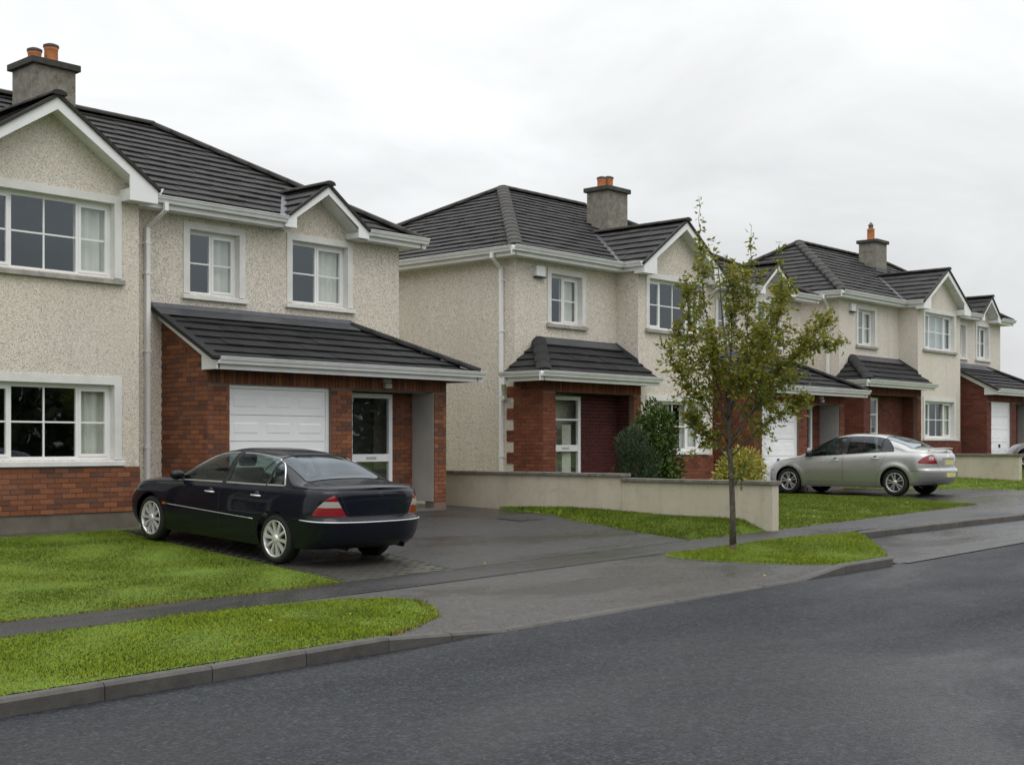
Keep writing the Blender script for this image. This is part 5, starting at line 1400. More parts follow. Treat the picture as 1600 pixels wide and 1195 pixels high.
    for i, w in enumerate(wins): carve(bm, lay, w, (0, 2), cs_, 10 + i)
    def trap(x_top, x_bot, k=0.80):
        xs_ = frange(x_top, x_bot, 0.08)
        hw_ = [(x, k * (half_w(x, 1.0) - 0.045 - P['tumble'] * hx(x)) + 0.02) for x in xs_]
        # round the corners a little
        e = 0.03 if x_bot > x_top else -0.03
        return [(hw_[0][0], hw_[0][1] - 0.04)] + [(x + (e if i == 0 else 0) - (e if i == len(hw_) - 1 else 0), y) for i, (x, y) in enumerate(hw_)] + [(hw_[-1][0], hw_[-1][1] - 0.04)] + [(hw_[-1][0], -hw_[-1][1] + 0.04)] + [(x + (e if i == 0 else 0) - (e if i == len(hw_) - 1 else 0), -y) for i, (x, y) in list(enumerate(hw_))[::-1]] + [(hw_[0][0], -hw_[0][1] + 0.04)]
    carve(bm, lay, trap(*P['screen'], P['screen_k']), (0, 1), lambda q: q.z > 0.8, 20); carve(bm, lay, trap(*P['backlight'], P['back_k']), (0, 1), lambda q: q.z > 0.8, 21)
    # bonnet and boot shut lines
    for (x_, hwid) in P['seams']:
        carve(bm, lay, [(x_, -hwid), (x_ + 0.008, -hwid), (x_ + 0.008, hwid), (x_, hwid)], (0, 1), lambda q: True, 2)
    bm.normal_update(); bm.verts.index_update()
    up = split(bm, lay, lambda f: f[lay] == 0, 'upper_body', paint)
    split(bm, lay, lambda f: f[lay] == 2, 'seam', 'black_trim', up)
    for sg in (1, -1):
        for xm in [(la[1] + lb_[0]) / 2 for la, lb_ in zip(P['lights'][1:], P['lights'][:-1])]:
            split(bm, lay, lambda f: f[lay] == 30 and cy(f) * sg > 0 and abs(f.calc_center_median().x - xm) < 0.12, 'pillar_cover', 'black_trim')
    glasses = []
    for i in range(len(wins)):
        for sg in (1, -1): glasses.append(split(bm, lay, lambda f: f[lay] == 10 + i and cy(f) * sg > 0, 'side_window', 'car_glass'))
    glasses.append(split(bm, lay, lambda f: f[lay] == 20, 'windscreen', 'car_glass')); glasses.append(split(bm, lay, lambda f: f[lay] == 21, 'rear_screen', P.get('rear_glass', 'car_glass_rear')))
    for gl in glasses:
        if gl is None: continue
        me = gl.data; cnt = {}
        for p in me.polygons:
            for ek in p.edge_keys: cnt[ek] = cnt.get(ek, 0) + 1
        mb = MB(); mi = MB(); side = gl.name.startswith('side')
        for (i, j), n in cnt.items():
            if n != 1: continue
            p, q = me.vertices[i].co, me.vertices[j].co
            divd = side and any(abs(p.x - x) < 0.004 and abs(q.x - x) < 0.004 for x in inner)
            (mi if divd else mb).tube([p, q], 0.008 if divd or not side else P.get('trim_r', 0.008), 4, cap=False, smooth=False)
        mb.build('window_trim', P['trim'] if side else 'black_trim', gl, world_coords=False)
        if mi.v: mi.build('window_seal', 'black_trim', gl, world_coords=False)
    bm.free()
    # ---- underbody, wheel housings, seats
    mb = MB(); mb.box(xr + 0.35, ra - AR + 0.02, -0.70, 0.70, 0.26, 0.80); mb.box(fa + AR - 0.02, xf - 0.35, -0.68, 0.68, 0.24, 0.66); mb.box(ra + AR - 0.02, fa - AR + 0.02, -0.80, 0.80, 0.20, 0.34); mb.box(ra - AR, fa + AR, -0.60, 0.60, 0.24, 0.62)
    mb.build('underbody', 'black_trim', root, world_coords=False)
    mb = MB(); mb.box(xr + 0.45, ra + 0.1, -0.72, 0.72, 0.80, zb(-1.6) - 0.02); mb.box(0.75, 1.15, -0.70, 0.70, 0.62, zb(0.9) + 0.01); mb.build('dashboard', 'upholstery', root, bevel=0.03, world_coords=False)
    for (sx, sy) in ((0.12, 0.36), (0.12, -0.36)):
        mb = MB(); mb.box(sx - 0.10, sx + 0.42, sy - 0.24, sy + 0.24, 0.40, 0.58); mb.prism([(sx - 0.20, sy - 0.23, 0.50), (sx - 0.02, sy - 0.23, 0.50), (sx - 0.20, sy - 0.23, 1.12), (sx - 0.32, sy - 0.23, 1.12)], (0, 0.46, 0)); mb.prism([(sx - 0.27, sy - 0.13, 1.14), (sx - 0.17, sy - 0.13, 1.14), (sx - 0.20, sy - 0.13, 1.30), (sx - 0.29, sy - 0.13, 1.30)], (0, 0.26, 0)); mb.build('seat', P['seat'], root, bevel=0.04, world_coords=False)
    mb = MB(); mb.box(-1.0, -0.55, -0.66, 0.66, 0.40, 0.58); mb.prism([(-1.08, -0.66, 0.5), (-0.9, -0.66, 0.5), (-1.12, -0.66, 1.08), (-1.26, -0.66, 1.08)], (0, 1.32, 0))
    for sy in (-0.38, 0.38): mb.prism([(-1.24, sy - 0.13, 1.08), (-1.14, sy - 0.13, 1.08), (-1.17, sy - 0.13, 1.24), (-1.26, sy - 0.13, 1.24)], (0, 0.26, 0))
    mb.build('rear_seat', P['seat'], root, bevel=0.04, world_coords=False)
    mb = MB()
    ca = [Vector((0.62 + 0.06 * math.sin(2 * math.pi * k / 20), 0.36 + 0.18 * math.cos(2 * math.pi * k / 20), 0.95 + 0.17 * math.sin(2 * math.pi * k / 20))) for k in range(21)]
    mb.tube(ca, 0.014, 6); mb.build('steering_wheel', 'black_trim', root, world_coords=False)
    # ---- mirrors
    mx_, mz_ = P['mirror']
    for sg in (1, -1):
        y0 = side_y(mx_, mz_ - 0.06)
        mb = MB(); rings = []
        for (yy, sx, sz) in ((0.03, 0.02, 0.02), (0.06, 0.055, 0.055), (0.13, 0.065, 0.068), (0.20, 0.05, 0.058), (0.235, 0.02, 0.03)):
            k0 = len(mb.v)
            for k in range(12):
                an = 2 * math.pi * k / 12; mb.v.append((mx_ + sx * math.cos(an) * 1.0, sg * (y0 - 0.06 + yy), mz_ + 0.015 + sz * math.sin(an)))
            rings.append(k0)
        for r0, r1 in zip(rings[:-1], rings[1:]):
            for k in range(12): mb.f.append((r0 + k, r0 + (k + 1) % 12, r1 + (k + 1) % 12, r1 + k)); mb.sm.append(True)
        mb.f.append(tuple(rings[-1] + k for k in range(12))); mb.sm.append(False)
        m = mb.build('wing_mirror', P['mirror_mat'], root, world_coords=False)
        mb = MB(); mb.tube([(mx_ + 0.02, sg * (y0 - 0.07), mz_ - 0.04), (mx_, sg * (y0 + 0.03), mz_ - 0.02)], 0.025, 6); mb.build('mirror_arm', 'black_trim', m, world_coords=False)
    # ---- wheels
    tw = 0.205; yo = W0 - 0.035; first = None
    for (cx, sg) in ((ra, 1), (fa, 1), (ra, -1), (fa, -1)):
        if first is None:
            wroot = empty('wheel', (0, 0, 0)); wroot.parent = root
            RR = P['rim']
            mb = MB(); s_ = tw / 2
            mb.lathe([(RR - 0.005, -s_ + 0.02), (RR + 0.012, -s_ + 0.004), (RW - 0.045, -s_), (RW - 0.014, -s_ + 0.018), (RW - 0.002, -s_ + 0.045), (RW, 0), (RW - 0.002, s_ - 0.045), (RW - 0.014, s_ - 0.018), (RW - 0.045, s_), (RR + 0.012, s_ - 0.004), (RR - 0.005, s_ - 0.02)], (0, -s_, 0), 'Y', 40)
            ty = mb.build('tyre', 'rubber', wroot, world_coords=False)
            mb = MB()
            mb.lathe([(RR + 0.004, -0.012), (RR + 0.006, -0.006), (RR - 0.006, -0.004), (RR - 0.016, -0.02), (RR - 0.022, -0.10), (RR - 0.02, -0.17)], (0, 0, 0), 'Y', 40)
            ns_ = P['spokes']
            for k in range(ns_):
                an = 2 * math.pi * (k + (0.18 * (1 if k % 2 else -1) if P.get('pair') else 0)) / ns_; ca_, sa_ = math.cos(an), math.sin(an)
                def pt(r_, w_, y_): return (r_ * ca_ - w_ * sa_, y_, r_ * sa_ + w_ * ca_)
                w0_, w1_ = P['spoke_w']
                k0 = len(mb.v)
                mb.v += [pt(0.045, -w0_, -0.018), pt(0.045, w0_, -0.018), pt(RR - 0.012, w1_, -0.012), pt(RR - 0.012, -w1_, -0.012), pt(0.045, -w0_ - 0.004, -0.05), pt(0.045, w0_ + 0.004, -0.05), pt(RR - 0.012, w1_ + 0.004, -0.045), pt(RR - 0.012, -w1_ - 0.004, -0.045)]
                for q in ((0, 1, 2, 3), (4, 5, 1, 0), (5, 6, 2, 1), (7, 4, 0, 3)): mb.f.append(tuple(k0 + i for i in q)); mb.sm.append(False)
            mb.lathe([(0.0, -0.006), (0.03, -0.006), (0.058, -0.016), (0.062, -0.05)], (0, 0, 0), 'Y', 20)
            rim = mb.build('rim', P['rim_mat'], wroot, world_coords=False)
            mb = MB(); mb.lathe([(0.0, -0.075), (RR - 0.02, -0.075)], (0, 0, 0), 'Y', 24); mb.build('brake_disc', 'dark_metal', wroot, world_coords=False)
            first = wroot; wr = wroot
        else: wr = copy_tree(first, root)
        wr.location = (cx, sg * yo, RW); wr.rotation_euler = (0, random.uniform(0, 1.2), 0 if sg > 0 else math.pi)
    # ---- brightwork and small fittings
    def along(zz, x0_, x1_, off, rad, name, mat, parent):
        for sg in (1, -1):
            mb = MB(); mb.tube([(x, sg * (side_y(x, zz(x)) + off), zz(x)) for x in frange(x0_, x1_, 0.1)], rad, 6); mb.build(name, mat, parent, world_coords=False)
    if P.get('moulding'):
        z_m, x0_, x1_ = P['moulding']; along(z_m, x0_, x1_, 0.002, 0.0045, 'side_strip', 'chrome', root)
        mb = MB()
        for sg in (1, -1): mb.box(x1_ + 0.02, x1_ + 0.10, sg * side_y(x1_ + 0.06, z_m(x1_)) - 0.008, sg * side_y(x1_ + 0.06, z_m(x1_)) + 0.008, z_m(x1_) - 0.012, z_m(x1_) + 0.018)
        mb.build('side_repeater', 'lamp_amber', root, world_coords=False)
    if P.get('rear_strip'):
        zz = P['rear_strip']
        def vlev(x): return (zz - zl(x)) / (zb(x) - zl(x))
        pts = []
        for (kd, t_) in par:
            if kd == 'f': continue
            v = 0.55
            for _ in range(3):
                a_, b_ = xf - ef(v), xr + er(v)
                if kd == 's': x = lerp(a_ - cf, b_ + cr, t_); y = (W0 - pi(v)) * bow(x)
                else: x = b_ + cr - cr * math.cos(t_) ** (2 / nr); y = (W0 - pi(v)) * bow(x) * math.sin(t_) ** (2 / nr)
                v = vlev(x)
            if x < ra - AR - 0.12: pts.append((x - 0.004, y + 0.004, zz))
        pts = pts + [(p[0], -p[1], p[2]) for p in pts[::-1]]
        mb = MB(); mb.tube(pts, 0.008, 6); mb.build('bumper_strip', 'chrome', root, world_coords=False)
    for (sy, col) in P.get('exhaust', ()):
        mb = MB(); mb.tube([(xr + 0.5, sy, 0.27), (xr + 0.17, sy, 0.262)], 0.028, 12, cap=False); mb.build('exhaust', 'dark_metal', root, world_coords=False)
    for (yc, zc_, w, h, vx) in P.get('plates', ()):
        v = (zc_ - zl(xr)) / (zb(xr) - zl(xr)); xx = xr + er(v)
        mb = MB(); mb.box(xx - 0.016, xx + 0.06, yc - w / 2, yc + w / 2, zc_ - h / 2, zc_ + h / 2); pl = mb.build('number_plate', 'plate_yellow', root, world_coords=False)
        if vx:
            mb = MB(); mb.box(xx - 0.008, xx + 0.06, yc - w / 2 - 0.05, yc + w / 2 + 0.05, zc_ - h / 2 - 0.03, zc_ + h / 2 + 0.05); mb.box(xx - 0.03, xx + 0.05, yc - w / 2 - 0.06, yc + w / 2 + 0.06, zc_ + h / 2 + 0.03, zc_ + h / 2 + 0.055); mb.build('plate_recess', 'alloy_grey', pl, world_coords=False)
    if P.get('brake'):
        zc_ = P['brake']; mb = MB(); x_ = xr + er(1.0) + 0.02; mb.box(x_ - 0.0, x_ + 0.05, -0.16, 0.16, zc_ - 0.010, zc_ + 0.010); mb.build('brake_light', 'lamp_red', root, world_coords=False)
    if P.get('spoiler'):
        xs_, zs_ = P['spoiler']; mb = MB(); mb.tube([(xs_ + 0.10, -0.66, zs_ - 0.03), (xs_ + 0.02, -0.5, zs_), (xs_, 0, zs_ + 0.012), (xs_ + 0.02, 0.5, zs_), (xs_ + 0.10, 0.66, zs_ - 0.03)], 0.014, 8); mb.build('boot_spoiler', paint, root, world_coords=False)
    if P.get('badge'):
        zz = P['badge']; v = (zz - zl(xr)) / (zb(xr) - zl(xr)); mb = MB(); mb.lathe([(0.0, -0.008), (0.035, -0.008), (0.04, 0.0), (0.04, 0.03)], (0, 0, 0), 'X', 20)
        mb.v = [(x + xr + er(v), y, z + zz) for x, y, z in mb.v]; mb.build('badge', P['badge_mat'], root, world_coords=False)
    if P.get('aerial'):
        mb = MB(); mb.tube([(-0.98, 0, zt(-0.98)), (-1.08, 0, zt(-0.98) + 0.10)], 0.006, 5); mb.build('aerial', 'black_trim', root, world_coords=False)
    return root

NAVY = dict(label='dark navy saloon with silver alloy wheels on the nearest driveway', paint='paint_navy', xr=-2.45, xf=2.40, W=0.905, cf=0.75, cr=0.42, nf=2.3, nr=2.5, ra=-1.40, fa=1.42, rw=0.315, arch=0.352, rim=0.230,
    zb=[(-2.45, 0.985), (-2.15, 0.985), (-1.6, 0.962), (-1.0, 0.935), (0.0, 0.90), (0.9, 0.86), (1.6, 0.80), (2.1, 0.73), (2.4, 0.66)],
    zt=[(-2.45, 1.0), (-2.37, 1.02), (-2.28, 1.04), (-2.0, 1.06), (-1.80, 1.08), (-1.55, 1.175), (-1.25, 1.295), (-0.95, 1.365), (-0.5, 1.395), (-0.1, 1.388), (0.25, 1.325), (0.65, 1.14), (1.0, 0.955), (1.3, 0.925), (1.8, 0.86), (2.15, 0.775), (2.33, 0.70), (2.4, 0.665)],
    zl=[(-2.45, 0.27), (-1.9, 0.24), (-1.0, 0.20), (1.0, 0.19), (2.0, 0.20), (2.4, 0.22)],
    ef=[(0, 0.10), (0.2, 0.03), (0.5, 0.0), (0.75, 0.04), (1.0, 0.13)], er=[(0, 0.16), (0.12, 0.05), (0.30, 0.01), (0.47, 0.0), (0.50, 0.015), (0.53, 0.05), (0.8, 0.05), (0.95, 0.058), (0.985, 0.066), (1.0, 0.085)],
    pi=[(0, 0.075), (0.10, 0.045), (0.35, 0.01), (0.55, 0.0), (0.80, 0.012), (0.93, 0.030), (0.98, 0.045), (1.0, 0.065)],
    rb=(-1.78, 0.605), fb=(1.80, 0.56), tumble=0.36,
    doors=[[(0.98, 1.3), (-0.22, 1.3), (-0.22, 0.30), (0.94, 0.30), (1.0, 0.5)], [(-0.235, 1.3), (-1.25, 1.3), (-1.20, 0.88), (-1.06, 0.70), (-0.99, 0.48), (-0.95, 0.30), (-0.235, 0.30)]],
    handles=[(-0.02, 0.80), (-1.02, 0.83)], handle_mat='chrome', trim='chrome', trim_r=0.011, dlo=(-1.50, 0.80), dlo_round=0.42, dlo_top=0.87,
    lights=[(-0.20, 0.86, 0), (-1.12, -0.29, 0), (-1.50, -1.15, 0)], screen=(0.20, 0.95), screen_k=0.84, backlight=(-1.08, -1.77), back_k=0.86, seams=[(1.02, 0.62), (-1.84, 0.66)],
    tl_side=[(-2.6, 0.66), (-2.11, 0.675), (-2.16, 0.76), (-2.26, 0.90), (-2.32, 0.975), (-2.6, 1.0)], tl_rear=[(0.97, 0.62), (0.49, 0.63), (0.585, 0.79), (0.66, 0.93), (0.70, 1.02), (0.97, 1.02)], tl_clear=(0.775, 0.850),
    hl=[(0.42, 0.58), (0.82, 0.60), (0.84, 0.70), (0.40, 0.68)], boot=[(0.46, 0.685)], seat='upholstery_pale', mirror=(0.72, 0.955), mirror_mat='paint_navy',
    spokes=10, spoke_w=(0.013, 0.021), rim_mat='alloy', moulding=(lambda x: 0.545 + 0.012 * x, -0.98, 0.98), rear_strip=0.60, exhaust=[(0.42, 0), (-0.52, 0)], brake=0.985, badge=0.93, badge_mat='black_trim')
SILVER = dict(label='silver saloon with yellow number plate on the middle driveway', paint='paint_silver', xr=-2.42, xf=2.42, W=0.925, cf=0.85, cr=0.46, nf=2.2, nr=2.4, ra=-1.41, fa=1.44, rw=0.325, arch=0.368, rim=0.222, flare=0.022,
    zb=[(-2.42, 1.0), (-2.1, 1.03), (-1.6, 1.03), (-1.0, 1.01), (0.0, 0.955), (0.9, 0.90), (1.6, 0.83), (2.1, 0.74), (2.42, 0.64)],
    zt=[(-2.42, 1.015), (-2.34, 1.06), (-2.22, 1.115), (-2.0, 1.135), (-1.82, 1.155), (-1.5, 1.28), (-1.1, 1.415), (-0.7, 1.485), (-0.2, 1.505), (0.2, 1.465), (0.6, 1.32), (1.0, 1.10), (1.18, 1.01), (1.5, 0.94), (1.9, 0.85), (2.2, 0.75), (2.42, 0.645)],
    zl=[(-2.42, 0.30), (-1.9, 0.26), (-1.0, 0.215), (1.0, 0.20), (2.0, 0.21), (2.42, 0.23)],
    ef=[(0, 0.12), (0.2, 0.03), (0.5, 0.0), (0.75, 0.05), (1.0, 0.16)], er=[(0, 0.17), (0.12, 0.06), (0.28, 0.01), (0.42, 0.0), (0.47, 0.02), (0.50, 0.05), (0.8, 0.06), (0.95, 0.085), (1.0, 0.12)],
    pi=[(0, 0.08), (0.10, 0.05), (0.35, 0.012), (0.55, 0.0), (0.80, 0.015), (0.93, 0.04), (1.0, 0.085)],
    rb=(-1.80, 0.60), fb=(1.83, 0.58), tumble=0.36,
    doors=[[(1.08, 1.35), (-0.06, 1.35), (-0.06, 0.32), (1.02, 0.32), (1.1, 0.55)], [(-0.075, 1.35), (-1.20, 1.35), (-1.17, 0.94), (-1.06, 0.70), (-1.0, 0.50), (-0.93, 0.32), (-0.075, 0.32)]],
    handles=[(0.14, 0.85), (-0.92, 0.90)], rear_glass='car_glass_pale', handle_mat='chrome', trim='black_trim', dlo=(-1.36, 0.9), dlo_round=0.34, dlo_top=0.86,
    lights=[(-0.02, 1.0, 0), (-1.0, -0.12, 0), (-1.36, -1.03, 0)], screen=(0.26, 1.10), screen_k=0.84, backlight=(-1.05, -1.79), back_k=0.86, seams=[(1.2, 0.60), (-1.86, 0.68)],
    tl_side=[(-2.6, 0.76), (-2.05, 0.77), (-1.98, 0.80), (-2.08, 0.90), (-2.20, 0.985), (-2.6, 0.99)], tl_rear=[(0.98, 0.70), (0.50, 0.72), (0.56, 0.88), (0.60, 1.0), (0.98, 1.0)], tl_clear=(0.865, 0.945), clear_x=-2.2, clear_y=0.6,
    hl=[(0.46, 0.58), (0.84, 0.62), (0.84, 0.76), (0.48, 0.70)], boot=[(0.48, 0.60)], seat='upholstery', mirror=(0.86, 1.00), mirror_mat='black_trim',
    spokes=10, spoke_w=(0.010, 0.012), pair=True, rim_mat='alloy_grey', exhaust=[(0.45, 0)], plates=[(0.0, 0.80, 0.42, 0.12, True), (0.0, 0.50, 0.46, 0.10, False)], spoiler=(-2.25, 1.125), badge=0.93, badge_mat='chrome', aerial=True)
def place_car(root, x_left, y_rear_axle, y_front_axle, z_r, z_f, P):
    """stand the car heading +Y with its left tyres on x_left"""
    pitch = math.atan2(z_f - z_r, y_front_axle - y_rear_axle)
    root.rotation_euler = (0, -pitch, R(90))
    wb = P['fa'] - P['ra']; mid = (P['fa'] + P['ra']) / 2
    yc = (y_rear_axle + y_front_axle) / 2 - mid; zc = (z_r + z_f) / 2 - mid * math.tan(pitch)
    root.location = (x_left + P['W'] - 0.035, yc, zc)
car1 = make_car(NAVY); place_car(car1, 10.08, 13.19, 16.01, gz(10.9, 13.19) + 0.004, gz(10.9, 16.01) + 0.004, NAVY)
car2 = make_car(SILVER); place_car(car2, 28.95, 13.99, 16.84, gz(29.9, 13.99), gz(29.9, 16.84), SILVER)
PALE = dict(SILVER); PALE.update(label='pale silver car half hidden at the right edge of the picture', paint='paint_pale')
car3 = make_car(PALE); place_car(car3, 43.6, 13.5, 16.35, gz(44.5, 13.5), gz(44.5, 16.35), PALE)

# ------------------------------------------------------------------ plants
RT = Vector((math.sin(R(42.2)), -math.cos(R(42.2)), 0)); FW = Vector((math.cos(R(42.2)), math.sin(R(42.2)), 0)); UPV = Vector((0, 0, 1))
def leaf_quads(pos, dirs, length, width, droop=0.3):
    """pos, dirs (n,3); rhombic leaves pointing along dirs with random roll"""
    n = len(pos); d = dirs / (np.linalg.norm(dirs, axis=1, keepdims=True) + 1e-9)
    r = rng.normal(0, 1, (n, 3)); s = np.cross(d, r); s /= (np.linalg.norm(s, axis=1, keepdims=True) + 1e-9)
    nn = np.cross(d, s)
    L = length[:, None]; W = width[:, None]
    v = np.empty((n, 4, 3), np.float32)
    v[:, 0] = pos; v[:, 1] = pos + d * L * 0.45 + s * W * 0.5 + nn * W * 0.12; v[:, 2] = pos + d * L - nn * L * 0.15 * droop; v[:, 3] = pos + d * L * 0.45 - s * W * 0.5 + nn * W * 0.12
    return v.reshape(-1, 3)

def street_tree():
    bx, by = 15.75, 10.05; bz = gz(bx, by); base = Vector((bx, by, bz))
    root = empty('street_tree', (bx, by, bz)); tag(root, 'slender young street tree with small olive leaves on the grass island', 'tree')
    sc = 110.2
    def pt(u, v, d=0.0): return base + RT * ((u - 1144) / sc) + UPV * ((858 - v) / sc) + FW * d
    trunk = [pt(1144, 862), pt(1143.5, 800), pt(1142, 750, 0.01), pt(1139, 700, 0.02), pt(1138, 650, 0.0), pt(1136, 600, -0.03), pt(1133, 550, -0.04), pt(1128, 500, 0.0), pt(1125, 450, 0.05), pt(1121, 405, 0.08)]
    mb = MB(); mb.tube(trunk, [0.052, 0.041, 0.038, 0.036, 0.030, 0.025, 0.018, 0.013, 0.009, 0.005], 10); tr = mb.build('trunk', 'bark', root)
    mb = MB(); mb.tube([pt(1144, 861), pt(1143.9, 845), pt(1143.6, 828)], [0.055, 0.0475, 0.0445], 10, cap=False); mb.build('bare_bark', 'bark_bare', tr)
    limbs = [
        ([(1138, 690), (1100, 640), (1062, 592), (1034, 545)], -0.35, 1.0), ([(1139, 722), (1118, 690), (1095, 672), (1082, 640)], 0.15, 0.8), ([(1137, 660), (1100, 570), (1082, 490), (1074, 430)], 0.5, 1.0),
        ([(1136, 625), (1112, 540), (1097, 450), (1091, 380), (1089, 308)], -0.1, 0.8), ([(1138, 650), (1160, 580), (1170, 480), (1173, 405), (1177, 348)], 0.2, 0.9), ([(1138, 672), (1180, 600), (1206, 520), (1212, 440), (1205, 385)], -0.45, 1.0),
        ([(1140, 690), (1190, 620), (1240, 560), (1282, 515), (1300, 490)], 0.35, 1.15), ([(1140, 712), (1180, 672), (1222, 642), (1250, 622)], -0.3, 0.9), ([(1139, 700), (1200, 590), (1250, 545), (1296, 540)], -0.6, 1.1), ([(1137, 600), (1146, 520), (1150, 450), (1146, 410)], 0.5, 1.0),
        ([(1142, 757), (1158, 738), (1168, 716)], -0.1, 0.25), ([(1138, 640), (1186, 540), (1228, 470), (1240, 440)], 0.6, 1.1), ([(1138, 655), (1115, 600), (1106, 560), (1098, 520)], -0.6, 1.0), ([(1137, 640), (1160, 600), (1190, 560), (1200, 500)], 0.9, 1.1), ([(1137, 655), (1150, 610), (1172, 570), (1180, 520)], -0.85, 1.1),
        ([(1138, 668), (1090, 600), (1062, 545), (1058, 500)], 0.35, 0.7), ([(1138, 690), (1185, 640), (1225, 600), (1262, 575)], 0.75, 1.1)]
    P_, D_ = [], []
    tw = MB(); lb = MB()
    for (pp, dep, dens) in limbs:
        n = len(pp); pts = [pt(u, v, dep * (i / (n - 1)) ** 0.8) for i, (u, v) in enumerate(pp)]
        # smooth resample
        rs = []
        for i in range(n - 1):
            for k in range(4): rs.append(pts[i].lerp(pts[i + 1], k / 4) + Vector((random.gauss(0, 0.012), random.gauss(0, 0.012), random.gauss(0, 0.012))))
        rs.append(pts[-1])
        lb.tube(rs, [lerp(0.012, 0.0025, i / (len(rs) - 1)) for i in range(len(rs))], 6)
        m = len(rs)
        nt_ = int(42 * dens)
        for k in range(nt_):
            t = 0.22 + (0.5 if len(pp) == 5 and pp[-1][1] < 390 else 0.76) * (k + random.random()) / nt_; i = min(m - 2, int(t * (m - 1))); o = rs[i].lerp(rs[i + 1], t * (m - 1) - i)
            ax = (rs[i + 1] - rs[i]).normalized()
            dv = (ax * 0.5 + Vector((random.gauss(0, 0.7), random.gauss(0, 0.7), random.gauss(0.25, 0.5)))).normalized()
            ln = random.uniform(0.18, 0.48) * (1.0 if dens > 0.5 else 0.5) * lerp(1.0, 0.55, t)
            tp = [o + dv * ln * q + Vector((0, 0, -0.05 * q * q)) for q in (0, 0.35, 0.7, 1.0)]
            tw.tube(tp, [0.005, 0.004, 0.003, 0.002], 4, cap=False)
            for q in range(int(random.uniform(14, 30) * ln / 0.35)):
                f = random.uniform(0.1, 1.05); P_.append(o + dv * ln * f + Vector((random.gauss(0, 0.035), random.gauss(0, 0.035), random.gauss(0, 0.03) - 0.05 * f * f))); D_.append(dv * 0.5 + Vector((random.gauss(0, 0.8), random.gauss(0, 0.8), random.gauss(-0.15, 0.6))))
        # leaves along the limb tip
        for q in range(int((26 if pp[-1][1] > 390 else 70) * dens)):
            t = random.uniform(0.5, 1.0); i = min(m - 2, int(t * (m - 1))); o = rs[i].lerp(rs[i + 1], t * (m - 1) - i)
            P_.append(o + Vector((random.gauss(0, 0.02), random.gauss(0, 0.02), 0))); D_.append(Vector((random.gauss(0, 1), random.gauss(0, 1), random.gauss(0.1, 0.6))))
    lb.build('limb', 'bark', tr); tag(tw.build('twig', 'twig', root), kind='stuff')
    p = np.array([tuple(x) for x in P_]); d = np.array([tuple(x) for x in D_]); n = len(p)
    ln = rng.uniform(0.055, 0.10, n)
    o = tri_mesh('crown', leaf_quads(p, d, ln, ln * rng.uniform(0.38, 0.55, n), 1.0), 'tree_leaf', 4, root)
    print('tree leaves', n)
street_tree()

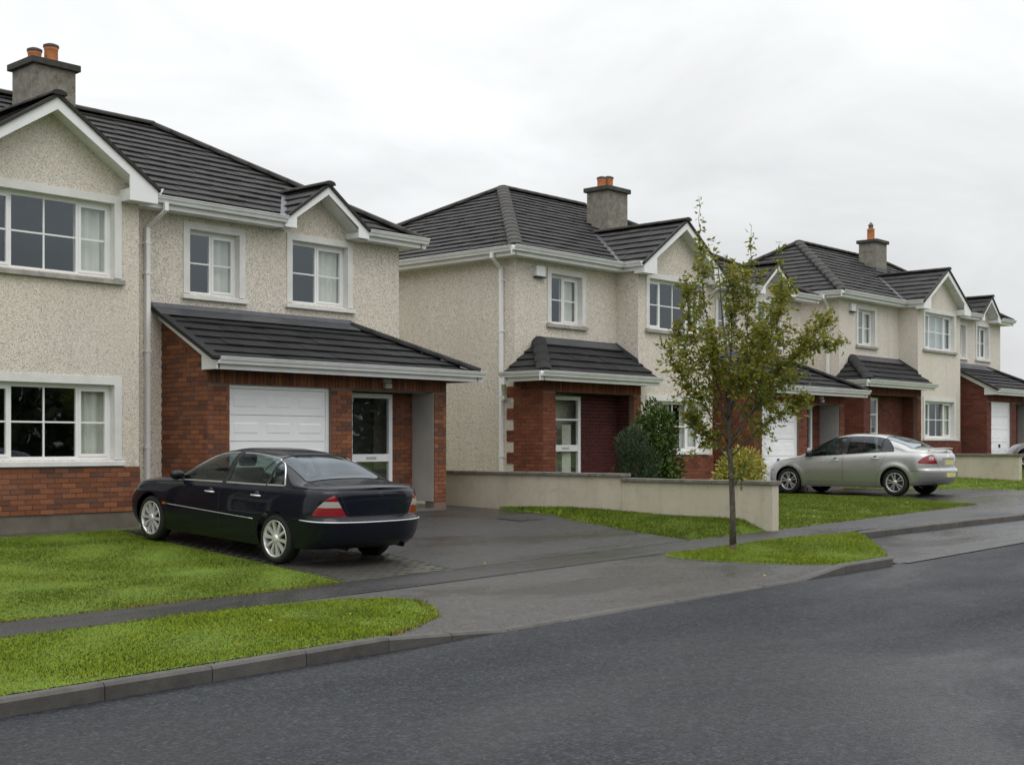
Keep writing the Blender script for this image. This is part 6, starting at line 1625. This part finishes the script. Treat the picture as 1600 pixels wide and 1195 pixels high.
def bush(name, label, c, rx, ry, h, n, L, mat, ratio=0.45, lumps=9, up=0.2, stem=True):
    bz = gz(c[0], c[1]); root = empty(name, (c[0], c[1], bz)); tag(root, label, 'shrub')
    cs = []
    for i in range(lumps):
        a = random.uniform(0, 2 * math.pi); r_ = random.uniform(0.2, 0.62); z = random.uniform(0.22, 0.80)
        k = 1.0 - 0.45 * max(0, z - 0.4)
        cs.append((c[0] + math.cos(a) * r_ * rx * k, c[1] + math.sin(a) * r_ * ry * k, bz + z * h, random.uniform(0.32, 0.5)))
    cs.append((c[0], c[1], bz + h * 0.78, 0.42)); cs.append((c[0], c[1], bz + h * 0.35, 0.7))
    idx = rng.integers(0, len(cs), n); C = np.array(cs)[idx]
    v = rng.normal(0, 1, (n, 3)); v /= np.linalg.norm(v, axis=1, keepdims=True)
    rad = (rng.uniform(0.45, 1.0, n) ** 0.6)[:, None] * np.stack([C[:, 3] * rx, C[:, 3] * ry, C[:, 3] * h * 0.55], 1)
    p = C[:, :3] + v * rad
    k = (p[:, 2] > bz + 0.02); p, v = p[k], v[k]; n = len(p)
    d = v * 0.8 + rng.normal(0, 0.55, (n, 3)) + np.array([0, 0, up])
    ln = rng.uniform(L * 0.7, L * 1.3, n)
    tri_mesh('foliage', leaf_quads(p, d, ln, ln * ratio * rng.uniform(0.8, 1.2, n), 0.6), mat, 4, root)
    mb = MB()
    for i in range(6):
        q = cs[i % len(cs)]; mb.tube([(c[0] + random.uniform(-0.06, 0.06), c[1] + random.uniform(-0.06, 0.06), bz - 0.05), (lerp(c[0], q[0], 0.5), lerp(c[1], q[1], 0.5), lerp(bz, q[2], 0.45)), (q[0], q[1], q[2])], [0.022, 0.015, 0.006], 6)
    tag(mb.build('stem', 'twig', root), kind='stuff')
bush('laurel_bush', 'tall dark green laurel bush before the middle house porch', (21.38, 15.55), 0.82, 0.75, 2.15, 6000, 0.10, 'laurel_leaf', 0.42)
bush('juniper_bush', 'bluish green feathery juniper left of the laurel', (20.5, 15.35), 0.72, 0.6, 1.62, 6500, 0.085, 'juniper_leaf', 0.16, up=0.7)
bush('golden_bush', 'rounded yellow variegated shrub behind the garden wall', (23.05, 14.55), 0.96, 0.8, 1.18, 4400, 0.085, 'golden_leaf', 0.5)
bush('low_shrub', 'small dull green shrub at the foot of the bay window', (22.6, 16.2), 0.55, 0.4, 0.75, 900, 0.08, 'laurel_leaf', 0.4, lumps=5)

# fallen leaves on the grass
n = 60
px = np.concatenate([rng.uniform(10, 18, 14), rng.normal(22.5, 1.6, 40), rng.uniform(3.5, 9, 6)]); py = np.concatenate([rng.uniform(8.4, 14, 14), rng.normal(12.3, 0.5, 40), rng.uniform(8.4, 10.3, 6)])
p = np.stack([px, py, gzv(px, py) + 0.045], 1); d = rng.normal(0, 1, (n, 3)) * np.array([1, 1, 0.25]); ln = rng.uniform(0.03, 0.06, n)
tag(tri_mesh('fallen_leaves', leaf_quads(p, d, ln, ln * 0.5), 'golden_leaf', 4), 'scattered yellow fallen leaves on the grass', 'fallen leaves', kind='stuff')

# unseen bank of trees behind the viewer, added to darken window and paintwork reflections
n = 30000
x = rng.uniform(-70, 110, n); hgt = 5.6 + 0.8 * np.sin(x * 0.21) * np.sin(x * 0.083 + 1) + 0.4 * np.sin(x * 0.7)
p = np.stack([x, -27 + rng.normal(0, 1.2, n), rng.uniform(-1, 1, n) ** 1 * 0.5 * hgt + 0.5 * hgt - 0.4], 1); d = rng.normal(0, 1, (n, 3)); ln = rng.uniform(0.5, 1.0, n)
tag(tri_mesh('unseen_treeline', leaf_quads(p, d, ln, ln * 0.7), 'distant_leaf', 4), 'unseen hedge and trees added across the road to darken reflections', 'unseen_treeline', kind='stuff')
